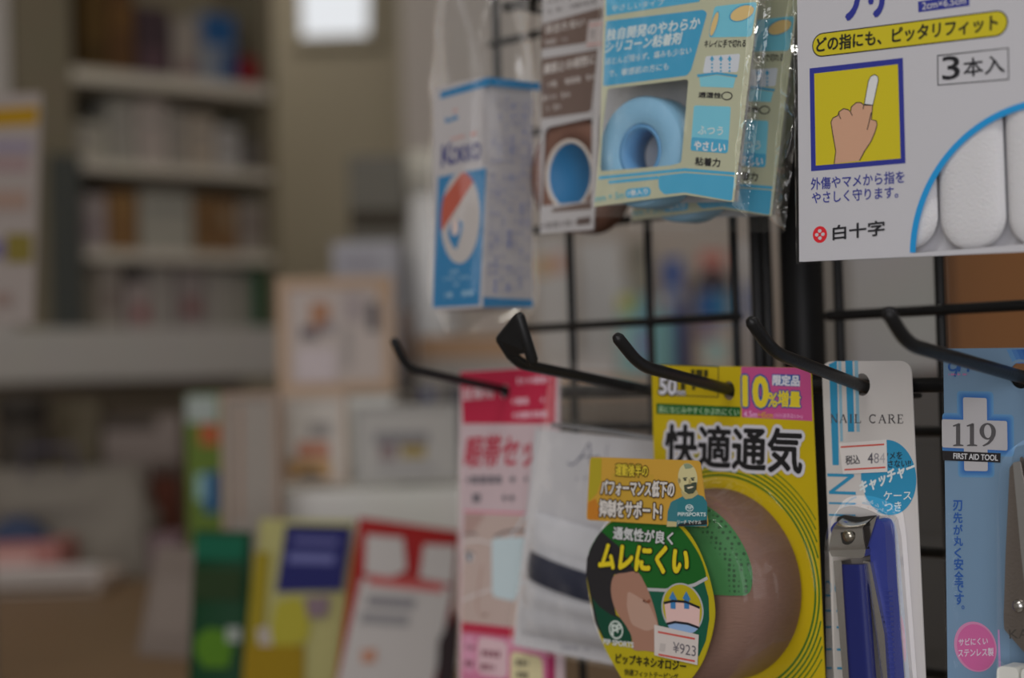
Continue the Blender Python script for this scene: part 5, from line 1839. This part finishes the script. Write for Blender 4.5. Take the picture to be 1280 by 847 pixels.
m.surf(jaw, 16, 20, CHROME)
lowj = [fr.uv(*cn8(*p), .0121) for p in ((124, 300), (282, 296), (276, 326), (262, 334), (136, 326))]
m.slab([lowj], CHROME, -.0121, -.006)
sidej = [fr.uv(*cn8(*p), .0095) for p in ((270, 205), (312, 165), (330, 152), (300, 250), (285, 300))]
m.slab([sidej], CHROME, -.0095, -.0075)
plate(m, [(160, 158), (190, 148), (250, 158), (322, 150), (310, 176), (268, 210), (150, 206)], .0060, .0045, raw('dark_steel_and_gap', (.1, .1, .1), .3, 1.0))  # dark plate stands in for the shade inside the jaw opening
m.build('jaw_head', clip)
m = MB()
hx = fr.uv(*cn8(200, 258), .0126)
m.fill([rpoly(fr.uvs([cn8(172, 222), cn8(232, 222), cn8(228, 262), cn8(206, 278), cn8(182, 272)], .01262), .0008)], raw('dark_steel_and_gap', (.1, .1, .1), .3, 1.0), -.01262)
rv = fr.uv(*cn8(203, 240), .0135)
m.lathe([(0.0022, .0125), (.0022, .0132), (.0017, .0139), (.0008, .0142), (.0001, .0143)], raw('rivet_brass', (.5, .46, .38), .25, 1.0), (rv[0], 0, rv[1]), 'y', 24)
m.build('rivet', clip)
m = MB()
q = [Vector(p) for p in fr.uvs([cn8(172, 362), cn8(268, 362), cn8(345, 1100), cn8(238, 1100)], .0128)]


def lever(s, t):
    p = (q[0] * (1 - s) + q[1] * s) * (1 - t) + (q[3] * (1 - s) + q[2] * s) * t
    x = -1 + 2 * s
    return (p.x, -.0118 - .0014 * (1 - abs(x) ** 6) - .003 * t, p.y)


m.surf(lever, 16, 30, BLV)
m.surf(lambda s, t: (lever(s, t)[0], -.0095 - .003 * t, lever(s, t)[2]), 2, 10, BLV)
for sd in (0, 1):
    m.surf(lambda s, t: (lever(sd, t)[0], -.0095 - .003 * t + (lever(sd, t)[1] + .0095 + .003 * t) * s, lever(sd, t)[2]), 2, 20, BLV)
m.surf(lambda s, t: (lever(s, 0)[0], -.0095 + (lever(s, 0)[1] + .0095) * t, lever(s, 0)[2]), 8, 2, BLV)
m.build('lever', clip)
# its blister
m = MB()
bq = fr.uvs([cn8(118, 1100), cn8(106, 260), cn8(122, 180), cn8(165, 115), cn8(225, 95), cn8(300, 110), cn8(385, 150), cn8(410, 230), cn8(470, 1100)], .016)
bq = rpoly(bq, .003, 5)
bo = fr.uvs([cn8(150, 1100), cn8(140, 262), cn8(150, 150), cn8(185, 80), cn8(250, 62), cn8(330, 70), cn8(440, 120), cn8(455, 230), cn8(520, 1100)], .0006)
bo = rpoly(bo, .003, 5)
n_ = len(bq)
ci = (sum(p[0] for p in bq) / n_, sum(p[1] for p in bq) / n_)
ins = [(ci[0] + (p[0] - ci[0]) * .93, ci[1] + (p[1] - ci[1]) * .965) for p in bq]
vs = [(p[0], -.0006, p[1]) for p in bo] + [(p[0], -.0150, p[1]) for p in bq] + [(p[0], -.0178, p[1]) for p in ins]
fs2 = [(r_ * n_ + i, r_ * n_ + (i + 1) % n_, (r_ + 1) * n_ + (i + 1) % n_, (r_ + 1) * n_ + i) for r_ in (0, 1) for i in range(n_)]
fs2.append(tuple(range(2 * n_, 3 * n_)))
m.add(vs, fs2[:-1], DOME, True)
m.add([(p[0], -.0178, p[1]) for p in ins], [tuple(range(n_))], DOME)
m.build('clear_blister', root)

# ================================================================== scissors pack at the right edge
FK, FW_ = 0.78, 0.9
root, fr = hang('scissors_pack', 'pale blue first aid scissors pack with a white cross at the right edge', 'scissors pack', HS, (1278, 471))
cx1 = cropper(1170, 430, 4.982)
c8 = cropper(1180, 680, 5.07)
LB, DB = fx(88, 110, 131), fx(44, 84, 130)
b = MB()
hole_ = ell(fr.uv(1276, 469), .0042, .0046, 28)
cardp = [(1179, 435.5), (1420, 433), (1420, 960), (1186, 960)]
b.slab([fr.uvs(cardp), hole_], LB, 0, .0006)
# printed glow round the cross: nested tints of the print
vert = [(170, 330), (318, 335), (325, 790), (178, 788)]
hori = [(38, 466), (445, 478), (448, 662), (40, 642)]
def grow(p, g):
    n = len(p); cx_, cy_ = sum(a[0] for a in p) / n, sum(a[1] for a in p) / n
    return [(a + (g if a > cx_ else -g), c + (g if c > cy_ else -g)) for a, c in p]
for k, (g_, col) in enumerate(((40, (88, 133, 172)), (32, (78, 124, 170)), (24, (66, 114, 167)), (15, (56, 104, 163)), (7, (48, 96, 160)))):
    for p in (vert, hori):
        pp = grow(p, g_)
        pp = [(max(40, a), c) for a, c in pp]
        poly(b, fr, [cx1(*a) for a in pp], fx(*[int(v * .84) for v in col]), 1 + .5 * k + (.2 if p is hori else 0), r=.0016)
for k, (x_, col) in enumerate(((440, (84, 128, 172)), (470, (70, 114, 168)), (500, (56, 100, 162)), (530, (46, 90, 156)))):
    poly(b, fr, [cx1(x_, 32), cx1(1200, 28), cx1(1200, 90), cx1(x_ + 40, 120)], fx(*[int(v * .84) for v in col]), .5 + .4 * k)
hole2 = ell(fr.uv(1276, 469), .0052, .0056, 28)
b.fill([hole2, hole_], LB, -3.2 * LAY)
WX = fx(140, 138, 140)
poly(b, fr, [cx1(*a) for a in vert], WX, 4, r=.0008)
poly(b, fr, [cx1(*a) for a in hori], WX, 4.4, r=.0008)
BM = fg(48, 92, 158)
text(b, fr, 'C', cx1(72, 166), cx1(122, 168), cx1(86, 100), BM, 4, .04)
b.fill([stroke(fr.uvs([cx1(118, 202), cx1(150, 100)]), .0008)], BM, -4 * LAY)
text(b, fr, 'M', cx1(140, 168), cx1(206, 170), cx1(150, 104), BM, 4, .04)
dashes(b, fr, cx1(80, 194), cx1(212, 194), 2.4, fg(170, 110, 150), 4, seed=91)
# 119 with serifs
DGY = fg(72, 70, 72)
def one(x):
    poly(b, fr, [cx1(x + 20, 508), cx1(x + 46, 492), cx1(x + 46, 628), cx1(x + 20, 628)], DGY, 6)
    poly(b, fr, [cx1(x, 505), cx1(x + 40, 490), cx1(x + 40, 506), cx1(x + 2, 513)], DGY, 6)
    poly(b, fr, [cx1(x + 2, 634), cx1(x + 2, 627), cx1(x + 20, 622), cx1(x + 46, 622), cx1(x + 66, 627), cx1(x + 66, 634)], DGY, 6.1)
one(108); one(194)
c9 = fr.uv(*cx1(325, 542)); w9 = fr.uv(*cx1(376, 542))[0] - c9[0]; h9 = fr.uv(*cx1(325, 490))[1] - c9[1]
b.fill([ell(c9, w9, h9, 40), ell(c9, w9 * .45, h9 * .8, 40)], DGY, -6 * LAY)
b.fill([fr.uvs([cx1(375, 538), cx1(374, 566), cx1(360, 596), cx1(334, 622), cx1(300, 636), cx1(292, 630), cx1(322, 612), cx1(342, 588), cx1(352, 560), cx1(352, 530)])], DGY, -6.1 * LAY)
poly(b, fr, [cx1(42, 662), cx1(406, 678), cx1(404, 736), cx1(44, 722)], fg(32, 30, 32), 6)
text(b, fr, 'FIRST AID TOOL', cx1(112, 712), cx1(388, 725), cx1(113, 677), fg(176, 176, 178), 7, .03)
# vertical text
TB = fg(44, 88, 160)
ys = [(86, 130), (138, 182), (190, 232), (240, 280), (290, 332), (335, 384), (390, 436), (440, 480), (486, 532), (536, 552)]
for k, ch in enumerate('刃先が丸く安全です。'):
    y0_, y1_ = ys[k]
    x0_, x1_ = (658 + k * .9, 696 + k * .9) if ch not in '。く' else ((694, 706) if ch == '。' else (664, 692))
    text(b, fr, ch, cn8(x0_, y1_), cn8(x1_, y1_ + .5), cn8(x0_ - .5, y0_), TB, 3, .03)
pc = fr.uv(*cn8(752, 713))
pw = fr.uv(*cn8(844, 713))[0] - pc[0]
ph = fr.uv(*cn8(752, 606))[1] - pc[1]
b.fill([ell(pc, pw, ph, 48)], fg(190, 124, 160), -2 * LAY)
b.fill([ell((pc[0] + pw * .04, pc[1] - ph * .02), pw * .9, ph * .92, 48)], fg(196, 96, 150), -3 * LAY)
text(b, fr, 'サビにくい', cn8(682, 709), cn8(806, 703), cn8(682, 679), fg(206, 178, 196), 4, .02)
text(b, fr, 'ステンレス製', cn8(680, 757), cn8(831, 752), cn8(680, 723), fg(206, 178, 196), 4, .02)
poly(b, fr, [cn8(848, 640), cn8(856, 640), cn8(862, 800), cn8(852, 800)], fg(176, 130, 176), 2)
b.build('card', root)
film(fr, [(1176, 433), (1425, 430), (1425, 970), (1183, 970)], .0008, .0008, .0003, CLEAR, 'clear_sleeve', root, 40, 50, 6.6, back=.0012)
scs = empty('scissors', fr, None, None)
scs.matrix_world = Matrix.Identity(4)
scs.parent = root
STEEL = raw('brushed_blade', (.30, .26, .235), .34, .9, bump=.3, scale=900)
STEELL = raw('ground_edge', (.62, .62, .63), .3, 1.0)
pp_ = lambda mb, pts, o0, o1, mat, r=.0006: plate(mb, pts, o0, o1, mat, c=lambda x, y: (x, y), r=r)
m = MB()
pp_(m, [(1262, 584), (1268, 577), (1300, 640), (1340, 800), (1330, 850), (1300, 838), (1255, 786), (1254.5, 770), (1257, 690)], .009, .0075, STEEL)
text(m, fr, 'KAI', (1262, 798), (1290, 797), (1261, 786.5), raw('etched_mark', (.08, .07, .06), .5), off=.009, lay=1)
m.build('front_blade', scs)
m = MB()
pp_(m, [(1266, 578), (1275, 576), (1290, 660), (1300, 760), (1282, 740), (1276, 690)], .0094, .0090, STEELL)
pp_(m, [(1275, 570), (1320, 600), (1360, 800), (1300, 845), (1270, 700)], .007, .0058, STEEL)
m.build('rear_blade', scs)
m = MB()
rv = fr.uv(1271.5, 757.5, .0105)
m.lathe([(.0023, .009), (.0023, .0098), (.0018, .0107), (.0009, .0111), (.0001, .0112)], CHROME, (rv[0], 0, rv[1]), 'y', 28)
m.build('pivot_screw', scs)
PLAS = raw('white_handle', alb((178, 174, 162), KF), .35, coat=.2)
for pts in ([(1246, 836), (1250, 832), (1270, 834), (1273, 840), (1274, 960), (1243, 960)], [(1276, 838), (1282, 834), (1320, 838), (1326, 960), (1278, 960)]):
    m = MB(); pp_(m, pts, .013, .004, PLAS, r=.0012); m.build('handle', scs)
m = MB()
bq = rpoly(fr.uvs([(1246, 960), (1246, 640), (1250, 580), (1262, 560), (1290, 553), (1420, 560), (1420, 960)], .0155), .003, 5)
bo = rpoly(fr.uvs([(1262, 960), (1262, 640), (1264, 575), (1272, 552), (1296, 545), (1420, 550), (1420, 960)], .0014), .003, 5)
n_ = len(bq)
m.add([(p[0], -.0014, p[1]) for p in bo] + [(p[0], -.0155, p[1]) for p in bq], [(i, (i + 1) % n_, n_ + (i + 1) % n_, n_ + i) for i in range(n_)], DOME, True)
m.add([(p[0], -.0155, p[1]) for p in bq], [tuple(range(n_))], DOME)
m.build('clear_blister', root)
